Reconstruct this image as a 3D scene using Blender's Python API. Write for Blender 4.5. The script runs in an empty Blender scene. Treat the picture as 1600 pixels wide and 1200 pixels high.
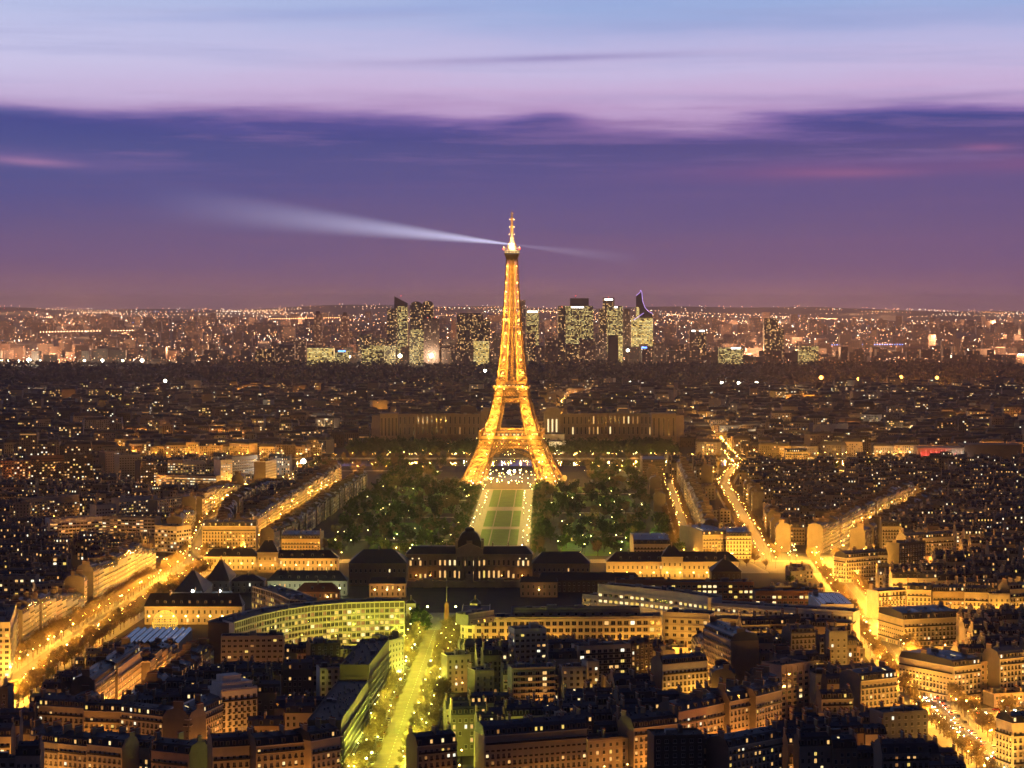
import bpy, math, random
import numpy as np
from mathutils import Vector, Matrix
from mathutils.bvhtree import BVHTree

# ------------------------------------------------------------------ camera, world, exposure
sc = bpy.context.scene
COL = sc.collection
F, CX, HY, EYE = 3508.0, 800.0, 482.0, 210.0     # focal length in pixels of the 1600 px photo, centre, horizon row, eye height
cd = bpy.data.cameras.new('camera'); cam = bpy.data.objects.new('camera', cd); COL.objects.link(cam)
cam.location = (0, 0, EYE); cam.rotation_euler = (math.pi/2, 0, 0)
cd.sensor_width = 36; cd.lens = 36*F/1600; cd.shift_y = -(600-HY)/1600
cd.clip_start = 1; cd.clip_end = 90000
sc.camera = cam
sc.view_settings.view_transform = 'Standard'; sc.view_settings.look = 'None'
sc.view_settings.exposure = 0; sc.view_settings.gamma = 1
sc.render.engine = 'CYCLES'
cy = sc.cycles
cy.max_bounces = 3; cy.diffuse_bounces = 2; cy.glossy_bounces = 1; cy.transmission_bounces = 1
cy.volume_bounces = 0; cy.transparent_max_bounces = 6
cy.caustics_reflective = False; cy.caustics_refractive = False
cy.sample_clamp_indirect = 4; cy.sample_clamp_direct = 0
cy.use_denoising = True
try: cy.denoiser = 'OPENIMAGEDENOISE'
except Exception: pass
cy.use_light_tree = True
cy.use_adaptive_sampling = True; cy.adaptive_threshold = .04; cy.time_limit = 1000

def lin(c):
    return tuple((v/255/12.92 if v/255 <= .04045 else ((v/255+.055)/1.055)**2.4) for v in c) + (1,)

class NT:
    """small helper over a node tree"""
    def __init__(s, nt): s.nt = nt; nt.nodes.clear()
    def n(s, t, **kw):
        x = s.nt.nodes.new(t)
        for k, v in kw.items(): setattr(x, k, v)
        return x
    def put(s, sock, v):
        if isinstance(v, bpy.types.NodeSocket): s.nt.links.new(v, sock)
        elif v is not None: sock.default_value = v
    def m(s, op, a, b=None, c=None, clamp=False):
        x = s.n('ShaderNodeMath', operation=op); x.use_clamp = clamp
        for i, v in enumerate((a, b, c)): s.put(x.inputs[i], v)
        return x.outputs[0]
    def mix(s, f, a, b, mode='MIX'):
        x = s.n('ShaderNodeMix', data_type='RGBA', blend_type=mode)
        s.put(x.inputs[0], f); s.put(x.inputs[6], a); s.put(x.inputs[7], b)
        return x.outputs[2]
    def ramp(s, f, pts, interp='LINEAR'):
        x = s.n('ShaderNodeValToRGB'); r = x.color_ramp; r.interpolation = interp
        while len(r.elements) > 1: r.elements.remove(r.elements[-1])
        r.elements[0].position = pts[0][0]; r.elements[0].color = pts[0][1]
        for p, c in pts[1:]: e = r.elements.new(p); e.color = c
        s.put(x.inputs[0], f)
        return x.outputs[0]
    def noise(s, vec, scale, detail=3, rough=.5, dims='3D'):
        x = s.n('ShaderNodeTexNoise', noise_dimensions=dims)
        s.put(x.inputs['Vector'], vec); x.inputs['Scale'].default_value = scale
        x.inputs['Detail'].default_value = detail; x.inputs['Roughness'].default_value = rough
        return x.outputs[0]
    def sep(s, v):
        x = s.n('ShaderNodeSeparateXYZ'); s.put(x.inputs[0], v); return x.outputs
    def comb(s, a, b, c=0.0):
        x = s.n('ShaderNodeCombineXYZ')
        for i, v in enumerate((a, b, c)): s.put(x.inputs[i], v)
        return x.outputs[0]

world = bpy.data.worlds.new('World'); sc.world = world; world.use_nodes = True
def build_world():
    g = NT(world.node_tree)
    out = g.n('ShaderNodeOutputWorld'); bg = g.n('ShaderNodeBackground')
    tc = g.n('ShaderNodeTexCoord')
    x, y, z = g.sep(tc.outputs['Generated'])
    hor = g.m('SQRT', g.m('ADD', g.m('MULTIPLY', x, x), g.m('MULTIPLY', y, y)))
    V = g.m('MULTIPLY', g.m('DIVIDE', z, g.m('MAXIMUM', hor, .02)), F)     # elevation, in the photo's pixels above the horizon
    U = g.m('MULTIPLY', g.m('ARCTAN2', x, y), F)                            # azimuth, same unit
    def noise(su, sv, detail=4, rough=.55, off=0.0, warp=None):
        vv = V if warp is None else g.m('ADD', V, warp)
        return g.noise(g.comb(g.m('ADD', g.m('DIVIDE', U, su), off), g.m('DIVIDE', vv, sv), off), 1.0, detail, rough)
    def gauss(u0, v0, su, sv, tilt=0.0):
        du = g.m('DIVIDE', g.m('SUBTRACT', U, u0), su)
        dv = g.m('DIVIDE', g.m('SUBTRACT', g.m('SUBTRACT', V, v0), g.m('MULTIPLY', g.m('SUBTRACT', U, u0), tilt)), sv)
        return g.m('EXPONENT', g.m('MULTIPLY', g.m('ADD', g.m('MULTIPLY', du, du), g.m('MULTIPLY', dv, dv)), -1.0))
    n1 = noise(520, 70, 4, .55, 3.1); n2 = noise(170, 15, 6, .62, 9.7); n5 = noise(420, 30, 6, .62, 55.1); n3 = noise(900, 34, 5, .6, 21.3)
    # cloud deck: raise or lower the lookup so its upper edge undulates
    W = V
    W = g.m('ADD', W, g.m('MULTIPLY', g.m('SUBTRACT', n1, .5), 66.0))
    W = g.m('ADD', W, g.m('MULTIPLY', g.m('SUBTRACT', n2, .5), 34.0))
    W = g.m('SUBTRACT', W, g.m('MULTIPLY', gauss(-820, 292, 160, 26), 42.0))
    W = g.m('SUBTRACT', W, g.m('MULTIPLY', gauss(-430, 300, 190, 26), 20.0))
    W = g.m('SUBTRACT', W, g.m('MULTIPLY', gauss(60, 294, 60, 22), 26.0))
    W = g.m('ADD', W, g.m('MULTIPLY', gauss(270, 275, 170, 24), 20.0))
    W = g.m('SUBTRACT', W, g.m('MULTIPLY', gauss(720, 288, 330, 17, -.03), 40.0))
    W = g.m('ADD', W, g.m('MULTIPLY', gauss(560, 262, 200, 9, .02), 14.0))
    S = 1/560.0
    P_ = [(0, (126, 92, 108)), (14, (132, 96, 116)), (40, (132, 96, 124)), (80, (120, 92, 132)), (132, (104, 88, 138)), (185, (90, 84, 144)), (235, (78, 79, 144)),
          (262, (72, 75, 142)), (276, (88, 82, 150)), (290, (140, 112, 174)), (305, (186, 154, 200)), (335, (202, 176, 216)), (380, (200, 188, 226)),
          (425, (184, 184, 226)), (470, (160, 178, 224)), (540, (140, 166, 220))]
    col = g.ramp(g.m('MULTIPLY', W, S), [(p*S, lin(c)) for p, c in P_])
    # left half is paler above the deck and bluer inside it, right half rosier
    up = g.m('MULTIPLY', g.m('SUBTRACT', V, 290.0), .01, clamp=True)
    lf = g.m('MULTIPLY', g.m('ADD', g.m('MULTIPLY', U, -.0011), .1), 1.0, clamp=True)
    col = g.mix(g.m('MULTIPLY', g.m('MULTIPLY', up, lf), .55), col, lin((208, 208, 240)))
    rt = g.m('MULTIPLY', g.m('MULTIPLY', g.m('ADD', U, 200.0), .001), g.m('MULTIPLY', g.m('SUBTRACT', 300.0, V), .02, clamp=True), clamp=True)
    col = g.mix(g.m('MULTIPLY', rt, .28), col, lin((128, 84, 128)))
    lb = g.m('MULTIPLY', gauss(-800, 235, 420, 60), .55)
    col = g.mix(lb, col, lin((70, 84, 150)))
    # streaks
    st = g.m('MULTIPLY', g.m('SUBTRACT', n3, .5), 4.0, clamp=True)
    col = g.mix(g.m('MULTIPLY', g.m('MULTIPLY', st, up), .55), col, lin((158, 160, 208)))
    n4 = noise(700, 26, 5, .6, 40.2)
    st2 = g.m('MULTIPLY', g.m('SUBTRACT', n4, .53), 5.0, clamp=True)
    low = g.m('MULTIPLY', g.m('SUBTRACT', 270.0, V), .008, clamp=True)
    lowf = g.m('MULTIPLY', low, g.m('MULTIPLY', V, .006, clamp=True))
    col = g.mix(g.m('MULTIPLY', g.m('MULTIPLY', st2, lowf), .22), col, lin((132, 94, 142)))
    for (u0, v0, su, sv, tilt, c, k) in [(-745, 225, 70, 6, -.06, (196, 140, 182), .75), (-760, 232, 150, 14, -.05, (120, 100, 160), .5),
                                         (515, 210, 95, 6, 0, (176, 112, 150), .6), (500, 214, 230, 16, .02, (132, 86, 142), .6), (730, 246, 40, 6, 0, (160, 100, 150), .6),
                                         (800, 222, 90, 14, 0, (140, 88, 140), .5),
                                         (40, 390, 260, 6, .03, (150, 138, 190), .6), (330, 328, 260, 7, -.02, (168, 148, 196), .35), (640, 322, 160, 5, .05, (150, 130, 182), .5),
                                         (480, 445, 420, 16, .02, (150, 162, 212), .5), (-250, 462, 330, 8, .05, (158, 172, 222), .5)]:
        f = g.m('MULTIPLY', g.m('MULTIPLY', gauss(u0, v0, su, sv, tilt), k), g.m('ADD', g.m('MULTIPLY', n2, 1.2), .4), clamp=True)
        col = g.mix(f, col, lin(c))
    mid = g.m('MULTIPLY', g.m('MULTIPLY', g.m('SUBTRACT', V, 195.0), .02, clamp=True), g.m('MULTIPLY', g.m('SUBTRACT', 345.0, V), .02, clamp=True))
    wisp = g.m('MULTIPLY', g.m('SUBTRACT', n5, .5), 5.0, clamp=True)
    col = g.mix(g.m('MULTIPLY', g.m('MULTIPLY', wisp, mid), .6), col, lin((146, 112, 168)))
    wisp2 = g.m('MULTIPLY', g.m('SUBTRACT', .47, n5), 5.0, clamp=True)
    col = g.mix(g.m('MULTIPLY', g.m('MULTIPLY', wisp2, g.m('MULTIPLY', mid, up)), .65), col, lin((142, 122, 182)))
    col = g.mix(g.m('MULTIPLY', g.m('MULTIPLY', g.m('SUBTRACT', 300.0, V), .02, clamp=True), .16), col, lin((112, 100, 126)))
    # overhead: deep dusk blue
    zen = g.m('MULTIPLY', g.m('SUBTRACT', V, 560.0), 1/1400.0, clamp=True)
    col = g.mix(zen, col, lin((22, 32, 66)))
    # behind the camera: dark, away from the afterglow
    back = g.m('MULTIPLY', g.m('MULTIPLY', y, -1.0), 2.0, clamp=True)
    col = g.mix(back, col, lin((18, 24, 48)))
    below = g.m('MULTIPLY', V, -.02, clamp=True)
    col = g.mix(below, col, lin((40, 26, 30)))
    g.put(bg.inputs['Color'], col); bg.inputs['Strength'].default_value = SKY
    g.nt.links.new(bg.outputs[0], out.inputs[0])
SKY = 1.0
build_world()

# ------------------------------------------------------------------ helpers
rng = random.Random(11)
def P(px, py, z=0.0):
    """the point of height z seen at a pixel of the photo"""
    Y = (EYE-z)*F/(py-HY); return (px-CX)*Y/F, Y
def scr(x, y, z): return CX + x/y*F, HY + (EYE-z)/y*F

MATS = {}
def pbsdf(name, color, rough=.8, metal=0.0, var=.25, scale=.35, rand=0.0, spec=.3):
    m = bpy.data.materials.new(name); m.use_nodes = True; g = NT(m.node_tree)
    o = g.n('ShaderNodeOutputMaterial'); b = g.n('ShaderNodeBsdfPrincipled')
    tc = g.n('ShaderNodeTexCoord')
    f = g.noise(tc.outputs['Object'], scale, 4, .6)
    c = lin(color) if max(color) > 1 else tuple(color)+(1,)
    lo = tuple(v*(1-var) for v in c[:3])+(1,); hi = tuple(min(1, v*(1+var)) for v in c[:3])+(1,)
    col = g.mix(f, lo, hi)
    if rand:
        oi = g.n('ShaderNodeObjectInfo')
        k = g.m('ADD', g.m('MULTIPLY', oi.outputs['Random'], rand), 1-rand/2)
        h = g.n('ShaderNodeHueSaturation'); g.put(h.inputs['Value'], k); g.put(h.inputs['Color'], col); col = h.outputs[0]
    g.put(b.inputs['Base Color'], col); b.inputs['Roughness'].default_value = rough; b.inputs['Metallic'].default_value = metal
    b.inputs['Specular IOR Level'].default_value = spec
    g.nt.links.new(b.outputs[0], o.inputs[0]); MATS[name] = m
    return m
def emis(name, color, strength, sampling='NONE'):
    m = bpy.data.materials.new(name); m.use_nodes = True; g = NT(m.node_tree)
    o = g.n('ShaderNodeOutputMaterial'); e = g.n('ShaderNodeEmission')
    e.inputs[0].default_value = lin(color) if max(color) > 1 else tuple(color)+(1,)
    e.inputs[1].default_value = strength
    g.nt.links.new(e.outputs[0], o.inputs[0]); MATS[name] = m
    try: m.cycles.emission_sampling = sampling
    except Exception: pass
    return m
def win_grid(name, wall, cell, fill, frac, cols, strength, base=(.05, .045, .05), seed=0.0):
    """tower skin: a grid of panes, some of them lit"""
    m = bpy.data.materials.new(name); m.use_nodes = True; g = NT(m.node_tree)
    o = g.n('ShaderNodeOutputMaterial'); b = g.n('ShaderNodeBsdfPrincipled')
    ge = g.n('ShaderNodeNewGeometry')
    tc = g.n('ShaderNodeTexCoord'); x, y, z = g.sep(tc.outputs['Object'])
    oi = g.n('ShaderNodeObjectInfo')
    u = g.m('DIVIDE', g.m('ADD', x, g.m('MULTIPLY', y, .83)), cell[0]); v = g.m('DIVIDE', z, cell[1])
    fu, fv = g.m('FLOOR', u), g.m('FLOOR', v)
    wn = g.n('ShaderNodeTexWhiteNoise', noise_dimensions='3D')
    g.put(wn.inputs[0], g.comb(fu, fv, g.m('ADD', g.m('MULTIPLY', oi.outputs['Random'], 50.0), seed)))
    rnd = wn.outputs[0]
    big = g.noise(g.comb(g.m('MULTIPLY', fu, .13), g.m('MULTIPLY', fv, .4), g.m('ADD', g.m('MULTIPLY', oi.outputs['Random'], 90.0), seed)), 1.0, 2, .5)
    on = g.m('LESS_THAN', rnd, g.m('MULTIPLY', g.m('MULTIPLY', big, 2.0), frac))
    ins = g.m('MULTIPLY', g.m('LESS_THAN', g.m('FRACT', u), fill[0]), g.m('LESS_THAN', g.m('FRACT', v), fill[1]))
    nz = g.sep(ge.outputs['Normal'])[2]
    side = g.m('LESS_THAN', g.m('ABSOLUTE', nz), .5)
    em = g.m('MULTIPLY', g.m('MULTIPLY', on, ins), side)
    wc = g.sep(wn.outputs[1])
    col = g.mix(wc[0], lin(cols[0]), lin(cols[1]))
    nb = g.noise(tc.outputs['Object'], .05, 3)
    g.put(b.inputs['Base Color'], g.mix(g.m('MULTIPLY', ins, side), g.mix(nb, tuple(k*.8 for k in wall)+(1,), tuple(wall)+(1,)), tuple(base)+(1,)))
    b.inputs['Roughness'].default_value = .5
    g.put(b.inputs['Emission Color'], col)
    g.put(b.inputs['Emission Strength'], g.m('MULTIPLY', em, g.m('MULTIPLY', g.m('ADD', wc[1], .35), strength)))
    g.nt.links.new(b.outputs[0], o.inputs[0]); MATS[name] = m
    try: m.cycles.emission_sampling = 'NONE'
    except Exception: pass
    return m

class MB:
    """collects quads, boxes, bars and tubes, and links them as ONE mesh object"""
    def __init__(s): s.v = []; s.f = []; s.mi = []; s.mats = []; s.t = None
    def mat(s, name):
        if name not in s.mats: s.mats.append(name)
        return s.mats.index(name)
    def set(s, x=0, y=0, z=0, rot=0): s.t = (x, y, z, math.cos(rot), math.sin(rot))
    def add(s, vs, fs, m):
        b = len(s.v)
        if s.t:
            x, y, z, c, n = s.t
            s.v.extend((x+c*p[0]-n*p[1], y+n*p[0]+c*p[1], z+p[2]) for p in vs)
        else: s.v.extend(tuple(p) for p in vs)
        k = s.mat(m)
        for f in fs: s.f.append(tuple(i+b for i in f)); s.mi.append(k)
    def quad(s, a, b, c, d, m): s.add((a, b, c, d), ((0, 1, 2, 3),), m)
    def poly(s, pts, m): s.add(pts, (tuple(range(len(pts))),), m)
    def box(s, x0, x1, y0, y1, z0, z1, m, bottom=False):
        vs = [(x0,y0,z0),(x1,y0,z0),(x1,y1,z0),(x0,y1,z0),(x0,y0,z1),(x1,y0,z1),(x1,y1,z1),(x0,y1,z1)]
        fs = [(0,1,5,4),(1,2,6,5),(2,3,7,6),(3,0,4,7),(4,5,6,7)]
        if bottom: fs.append((3,2,1,0))
        s.add(vs, fs, m)
    def bar(s, a, b, r, m, r2=None, n=4):
        a = Vector(a); b = Vector(b); d = b-a
        if d.length < 1e-6: return
        d.normalize(); u = d.cross(Vector((0,0,1)))
        if u.length < .05: u = Vector((1,0,0))
        u.normalize(); w = d.cross(u); r2 = r if r2 is None else r2
        vs = []
        for p, rr in ((a, r), (b, r2)):
            for k in range(n):
                t = 2*math.pi*(k+.5)/n; vs.append(p+u*math.cos(t)*rr+w*math.sin(t)*rr)
        fs = [(k, (k+1) % n, n+(k+1) % n, n+k) for k in range(n)]
        fs += [tuple(range(n))[::-1], tuple(range(n, 2*n))]
        s.add(vs, fs, m)
    def lathe(s, prof, m, n=16, cx=0, cy=0):
        vs = []; fs = []
        for r, z in prof:
            for k in range(n): t = 2*math.pi*k/n; vs.append((cx+r*math.cos(t), cy+r*math.sin(t), z))
        for i in range(len(prof)-1):
            for k in range(n): fs.append((i*n+k, i*n+(k+1) % n, (i+1)*n+(k+1) % n, (i+1)*n+k))
        s.add(vs, fs, m)
    def mesh(s, name):
        me = bpy.data.meshes.new(name); me.from_pydata(s.v, [], s.f)
        for k in s.mats: me.materials.append(MATS[k])
        me.polygons.foreach_set('material_index', s.mi); me.update()
        return me
    def build(s, name, parent=None):
        return link(name, s.mesh(name), parent)
def link(name, data, parent=None, loc=None, rot=None):
    o = bpy.data.objects.new(name, data); COL.objects.link(o)
    if parent is not None: o.parent = parent
    if loc is not None: o.location = loc
    if rot: o.rotation_euler = (0, 0, rot)
    return o
def tag(o, label=None, cat=None, group=None, kind=None):
    for k, v in (('label', label), ('category', cat), ('group', group), ('kind', kind)):
        if v: o[k] = v
    return o
def empty(name, loc, rot=0): return link(name, None, None, loc, rot)
LIGHTS = {}
def light(power, color, radius=.4):
    k = (round(power), color, radius)
    if k not in LIGHTS:
        l = bpy.data.lights.new('lamp_light', 'POINT'); l.energy = power; l.color = color; l.shadow_soft_size = radius
        LIGHTS[k] = l
    return LIGHTS[k]
ORD = ['first','second','third','fourth','fifth','sixth','seventh','eighth','ninth','tenth','eleventh','twelfth','thirteenth','fourteenth','fifteenth',
       'sixteenth','seventeenth','eighteenth','nineteenth','twentieth','twenty-first','twenty-second','twenty-third','twenty-fourth','twenty-fifth',
       'twenty-sixth','twenty-seventh','twenty-eighth','twenty-ninth','thirtieth'] + ['%d-th' % k for k in range(31, 99)]
NUM = ['no','one','two','three','four','five','six','seven','eight','nine','ten','eleven','twelve','thirteen','fourteen','fifteen','sixteen','seventeen',
       'eighteen','nineteen','twenty'] 

# ------------------------------------------------------------------ materials
GOLD = (1.0, .44, .05); AMBER = (1.0, .36, .05); LIME = (.86, .82, .07); PALE = (1.0, .80, .48); WHITE = (.95, 1.0, .88); GREENW = (.85, 1.0, .55)
for nm, c in (('stone', (.42,.36,.28)), ('cream', (.50,.45,.37)), ('plaster', (.38,.36,.34)), ('buff', (.34,.27,.19)), ('pink_plaster', (.42,.31,.26)), ('grey_wall', (.24,.235,.24)),
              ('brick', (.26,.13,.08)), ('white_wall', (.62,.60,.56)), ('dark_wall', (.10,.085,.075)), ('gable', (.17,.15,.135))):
    pbsdf(nm, c, .85, var=.28, scale=.22, rand=.3)
pbsdf('zinc', (.075,.085,.11), .5, .25, var=.35, scale=.3, rand=.5); pbsdf('slate', (.035,.038,.048), .55, var=.3, scale=.6, rand=.4)
pbsdf('flat_roof', (.06,.062,.07), .8, var=.5, scale=.25, rand=.6); pbsdf('tile_roof', (.16,.06,.035), .75, var=.3, scale=.5, rand=.3)
pbsdf('iron', (.025,.025,.028), .5, .3); pbsdf('terracotta', (.25,.10,.055), .8); pbsdf('frame', (.45,.43,.40), .6, var=.05)
pbsdf('glass', (.012,.014,.02), .08, var=.1, spec=.5); pbsdf('trim', (.55,.50,.42), .8, var=.15); pbsdf('chimney', (.22,.17,.13), .85, rand=.5)
emis('lit_warm', (1.0,.56,.18), 1.1); emis('lit_pale', (1.0,.76,.36), 1.5); emis('lit_dim', (1.0,.46,.13), .38); emis('lit_yellow', (1.0,.70,.16), 1.05); emis('lit_white', (1.0,.95,.70), 1.5)
emis('lantern_gold', (1.0,.62,.16), 30); emis('lantern_lime', (.95,.95,.30), 24); emis('lantern_pale', (1.0,.80,.36), 26); emis('lantern_white', (1,1,.8), 40); emis('lantern_amber', (1.0,.48,.10), 26)
pbsdf('lamplit_asphalt', (.17,.155,.13), .7, var=.3, scale=.4)  # lamplight on the bright avenues put into a paler road colour
emis('head_light', (1,.9,.65), 45); emis('tail_light', (1,.06,.02), 14)
pbsdf('asphalt', (.085,.082,.08), .75, var=.3, scale=.4); pbsdf('paving', (.26,.245,.22), .85, var=.3, scale=.3); pbsdf('road_paint', (.7,.7,.66), .7, var=.2)
pbsdf('gravel', (.30,.25,.18), .95, var=.25, scale=.15); pbsdf('lawn', (.075,.15,.008), .95, var=.5, scale=.08); pbsdf('soil', (.05,.045,.03), .95, var=.4, scale=.1)
pbsdf('bark', (.10,.075,.05), .9, rand=.4); pbsdf('twigs', (.17,.125,.06), .9, var=.4, rand=.4); pbsdf('leaf', (.032,.07,.012), .85, var=.5, scale=.4, rand=.5); pbsdf('far_leaf', (.03,.032,.02), .9, var=.5, scale=.01)
pbsdf('lamp_iron', (.06,.06,.055), .5, .5)
pbsdf('tower_iron', (.36,.22,.09), .55, .2, var=.2, scale=.1); pbsdf('tower_dark', (.12,.075,.04), .6, .2)
pbsdf('court_sand', (.21,.17,.12), .95, var=.45, scale=.12)
pbsdf('far_wall', (.20,.16,.14), .9, var=.5, scale=.012); pbsdf('far_roof', (.05,.05,.058), .8, var=.5, scale=.02); pbsdf('ground_far', (.035,.03,.028), .95, var=.5, scale=.004)

# ------------------------------------------------------------------ terrain
def terrain_z(x, y):
    if y < 9200: return 0.0
    base = np.interp(y, (9200, 12000, 16000, 20000, 23000, 26000), (0, 58, 128, 172, 208, 150))
    k = min(1, (y-9200)/6000)
    w = 22*math.sin(x/1700+1.3)+14*math.sin(x/610+y/2300)+9*math.sin(x/270+2+y/900)
    return float(max(0, base+k*w+ (18*k if x < -900 else 0)))
def build_terrain():
    mb = MB()
    ys = [600, 2990, 3108, 9200]+list(range(9600, 26001, 550)); nx = 96
    vs = []; 
    for y in ys:
        for i in range(nx+1):
            x = (-.32+.64*i/nx)*max(y, 3500); vs.append((x, y, terrain_z(x, y)))
    fs = [(r*(nx+1)+i, r*(nx+1)+i+1, (r+1)*(nx+1)+i+1, (r+1)*(nx+1)+i) for r in range(len(ys)-1) for i in range(nx)]
    mb.add(vs, fs, 'ground_far'); tag(mb.build('ground'), kind='structure')
    mb = MB(); mb.quad((-1200,2992,.03),(1200,2992,.03),(1200,3106,.03),(-1200,3106,.03),'glass'); tag(mb.build('water'), kind='structure')
build_terrain()

# ------------------------------------------------------------------ occupancy raster
GX0, GY0, GS = -900.0, 900.0, 2.0
GW, GH = 900, 1100
occ = np.zeros((GH, GW), np.uint8)
def mark_rect(x, y, rot, x0, x1, y0, y1, val=1, test=False):
    """mark (or test) an oriented rectangle in local coordinates"""
    nx = max(2, int((x1-x0)/1.5)+1); ny = max(2, int((y1-y0)/1.5)+1)
    lx, ly = np.meshgrid(np.linspace(x0, x1, nx), np.linspace(y0, y1, ny))
    c, s = math.cos(rot), math.sin(rot)
    ix = ((x+c*lx-s*ly-GX0)/GS).astype(int); iy = ((y+s*lx+c*ly-GY0)/GS).astype(int)
    ok = (ix >= 0) & (ix < GW) & (iy >= 0) & (iy < GH)
    if test: return bool(ok.all()) and not occ[iy[ok], ix[ok]].any()
    occ[iy[ok], ix[ok]] = val
def mark_poly(pts, val=1):
    pts = [((x-GX0)/GS, (y-GY0)/GS) for x, y in pts]
    xs = [p[0] for p in pts]; ys = [p[1] for p in pts]
    x0, x1, y0, y1 = int(max(0, min(xs))), int(min(GW-1, max(xs))), int(max(0, min(ys))), int(min(GH-1, max(ys)))
    if x1 <= x0 or y1 <= y0: return
    X, Y = np.meshgrid(np.arange(x0, x1+1)+.5, np.arange(y0, y1+1)+.5)
    ins = np.zeros(X.shape, bool)
    for (ax, ay), (bx, by) in zip(pts, pts[1:]+pts[:1]):
        if ay == by: continue
        ins ^= ((ay > Y) != (by > Y)) & (X < (bx-ax)*(Y-ay)/(by-ay)+ax)
    occ[y0:y1+1, x0:x1+1][ins] = val
def seg(a, b):
    d = Vector((b[0]-a[0], b[1]-a[1])); L = d.length; d.normalize(); return d, L, Vector((-d.y, d.x))
def ribbon(mb, pts, off, hw, z, m, h=0):
    """a strip along a polyline, offset sideways; h > 0 makes it a raised slab"""
    L = []; Rr = []
    for i, p in enumerate(pts):
        a = pts[max(0, i-1)]; b = pts[min(len(pts)-1, i+1)]; d, _, n = seg(a, b)
        L.append((p[0]+n.x*(off+hw), p[1]+n.y*(off+hw))); Rr.append((p[0]+n.x*(off-hw), p[1]+n.y*(off-hw)))
    for i in range(len(pts)-1):
        a, b, c, d = Rr[i], Rr[i+1], L[i+1], L[i]
        mb.quad((*a, z), (*b, z), (*c, z), (*d, z), m)
        if h:
            mb.quad((*a, z-h), (*b, z-h), (*b, z), (*a, z), m); mb.quad((*c, z-h), (*d, z-h), (*d, z), (*c, z), m)

# avenues: name, phrase, polyline, building-to-building width, carriageway width, lamp colour, lamp spacing, lamp power, trees, cars
AV = [
 dict(id='A', ph='greenish boulevard', pts=[(-58,985),(-55,1200),(-50,1478)], w=39, road=16, col=LIME, lan='lantern_lime', sp=20, pw=12500, trees=2, cars='park'),
 dict(id='B', ph='left gold avenue', pts=[(-278,1180),(-276,1422),(-266,1640),(-258,1850)], w=44, road=18, col=GOLD, lan='lantern_gold', sp=12, pw=11500, trees=2, cars='run'),
 dict(id='B1', ph='far left avenue', pts=[(-268,1880),(-296,2200),(-286,2500),(-262,2800)], w=26, road=12, col=GOLD, lan='lantern_gold', sp=32, pw=3000, trees=1, cars='run'),
 dict(id='B2', ph='street beside the park', pts=[(-245,1885),(-219,2029),(-192,2680)], w=22, road=9, col=GOLD, lan='lantern_gold', sp=36, pw=2600, trees=1, cars='park'),
 dict(id='C', ph='right gold avenue', pts=[(223,990),(222,1150),(226,1275),(232,1395),(243,1541),(256,1800),(262,1900)], w=34, road=16, col=GOLD, lan='lantern_gold', sp=12, pw=10000, trees=1, cars='run'),
 dict(id='D', ph='far right avenue', pts=[(212,1870),(249,2650),(300,3000)], w=24, road=12, col=GOLD, lan='lantern_gold', sp=30, pw=4200, trees=1, cars='run'),
 dict(id='E', ph='street branching right at the junction', pts=[(272,1910),(440,2400)], w=20, road=9, col=GOLD, lan='lantern_gold', sp=44, pw=2600, trees=0, cars='park'),
 dict(id='F', ph='tree-lined street right of the park', pts=[(150,1880),(164,2160),(190,2760)], w=24, road=9, col=GOLD, lan='lantern_gold', sp=34, pw=3600, trees=2, cars='park'),
 dict(id='I', ph='cross street behind the military school', pts=[(-255,1866),(0,1866),(265,1866)], w=26, road=12, col=GOLD, lan='lantern_gold', sp=24, pw=7500, trees=0, cars='run'),
 dict(id='H', ph='street of the curved gables', pts=[(262,1532),(420,1532)], w=20, road=9, col=GOLD, lan='lantern_gold', sp=24, pw=5000, trees=0, cars='park'),
 dict(id='G', ph='crossing street at lower right', pts=[(240,1164),(345,1192)], w=26, road=10, col=GOLD, lan='lantern_gold', sp=17, pw=9000, trees=1, cars='run'),
 dict(id='J', ph='bottom centre street', pts=[(-20,968),(36,972),(60,994),(84,1010),(112,1040),(142,1068)], w=14, road=7, col=AMBER, lan='lantern_gold', sp=22, pw=4200, trees=0, cars='park'),
 dict(id='M', ph='short street by the long cream office', pts=[(98,1170),(103,1255),(100,1330)], w=12, road=6, col=GOLD, lan='lantern_gold', sp=22, pw=5200, trees=0, cars='park'),
 dict(id='K', ph='slanting side street', pts=[(-200,1110),(-193,1235),(-190,1320)], w=12, road=6, col=AMBER, lan='lantern_amber', sp=26, pw=4200, trees=0, cars='park'),
 dict(id='L', ph='side street across the left rooftops', pts=[(-330,1052),(-225,1062),(-181,1032),(-150,1020),(-95,1030)], w=16, road=7, col=AMBER, lan='lantern_amber', sp=24, pw=4200, trees=0, cars='park'),
 dict(id='L2', ph='bottom left street', pts=[(-330,975),(-215,985),(-120,938),(-78,935)], w=14, road=7, col=AMBER, lan='lantern_amber', sp=24, pw=4200, trees=0, cars='park'),
 dict(id='Q', ph='riverside road', pts=[(-520,3150),(-150,3142),(0,3142),(160,3142),(560,3150)], w=30, road=14, col=GOLD, lan='lantern_gold', sp=26, pw=5200, trees=1, cars='run'),
 dict(id='Q2', ph='near riverside road', pts=[(-420,2905),(-90,2905)], w=18, road=9, col=AMBER, lan='lantern_amber', sp=40, pw=7000, trees=1, cars='run'),
 dict(id='Q3', ph='near riverside road', pts=[(95,2905),(520,2905)], w=18, road=9, col=GOLD, lan='lantern_gold', sp=30, pw=8500, trees=1, cars='run'),
]
AVD = {a['id']: a for a in AV}
pv = MB(); rd = MB(); pt = MB()
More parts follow.
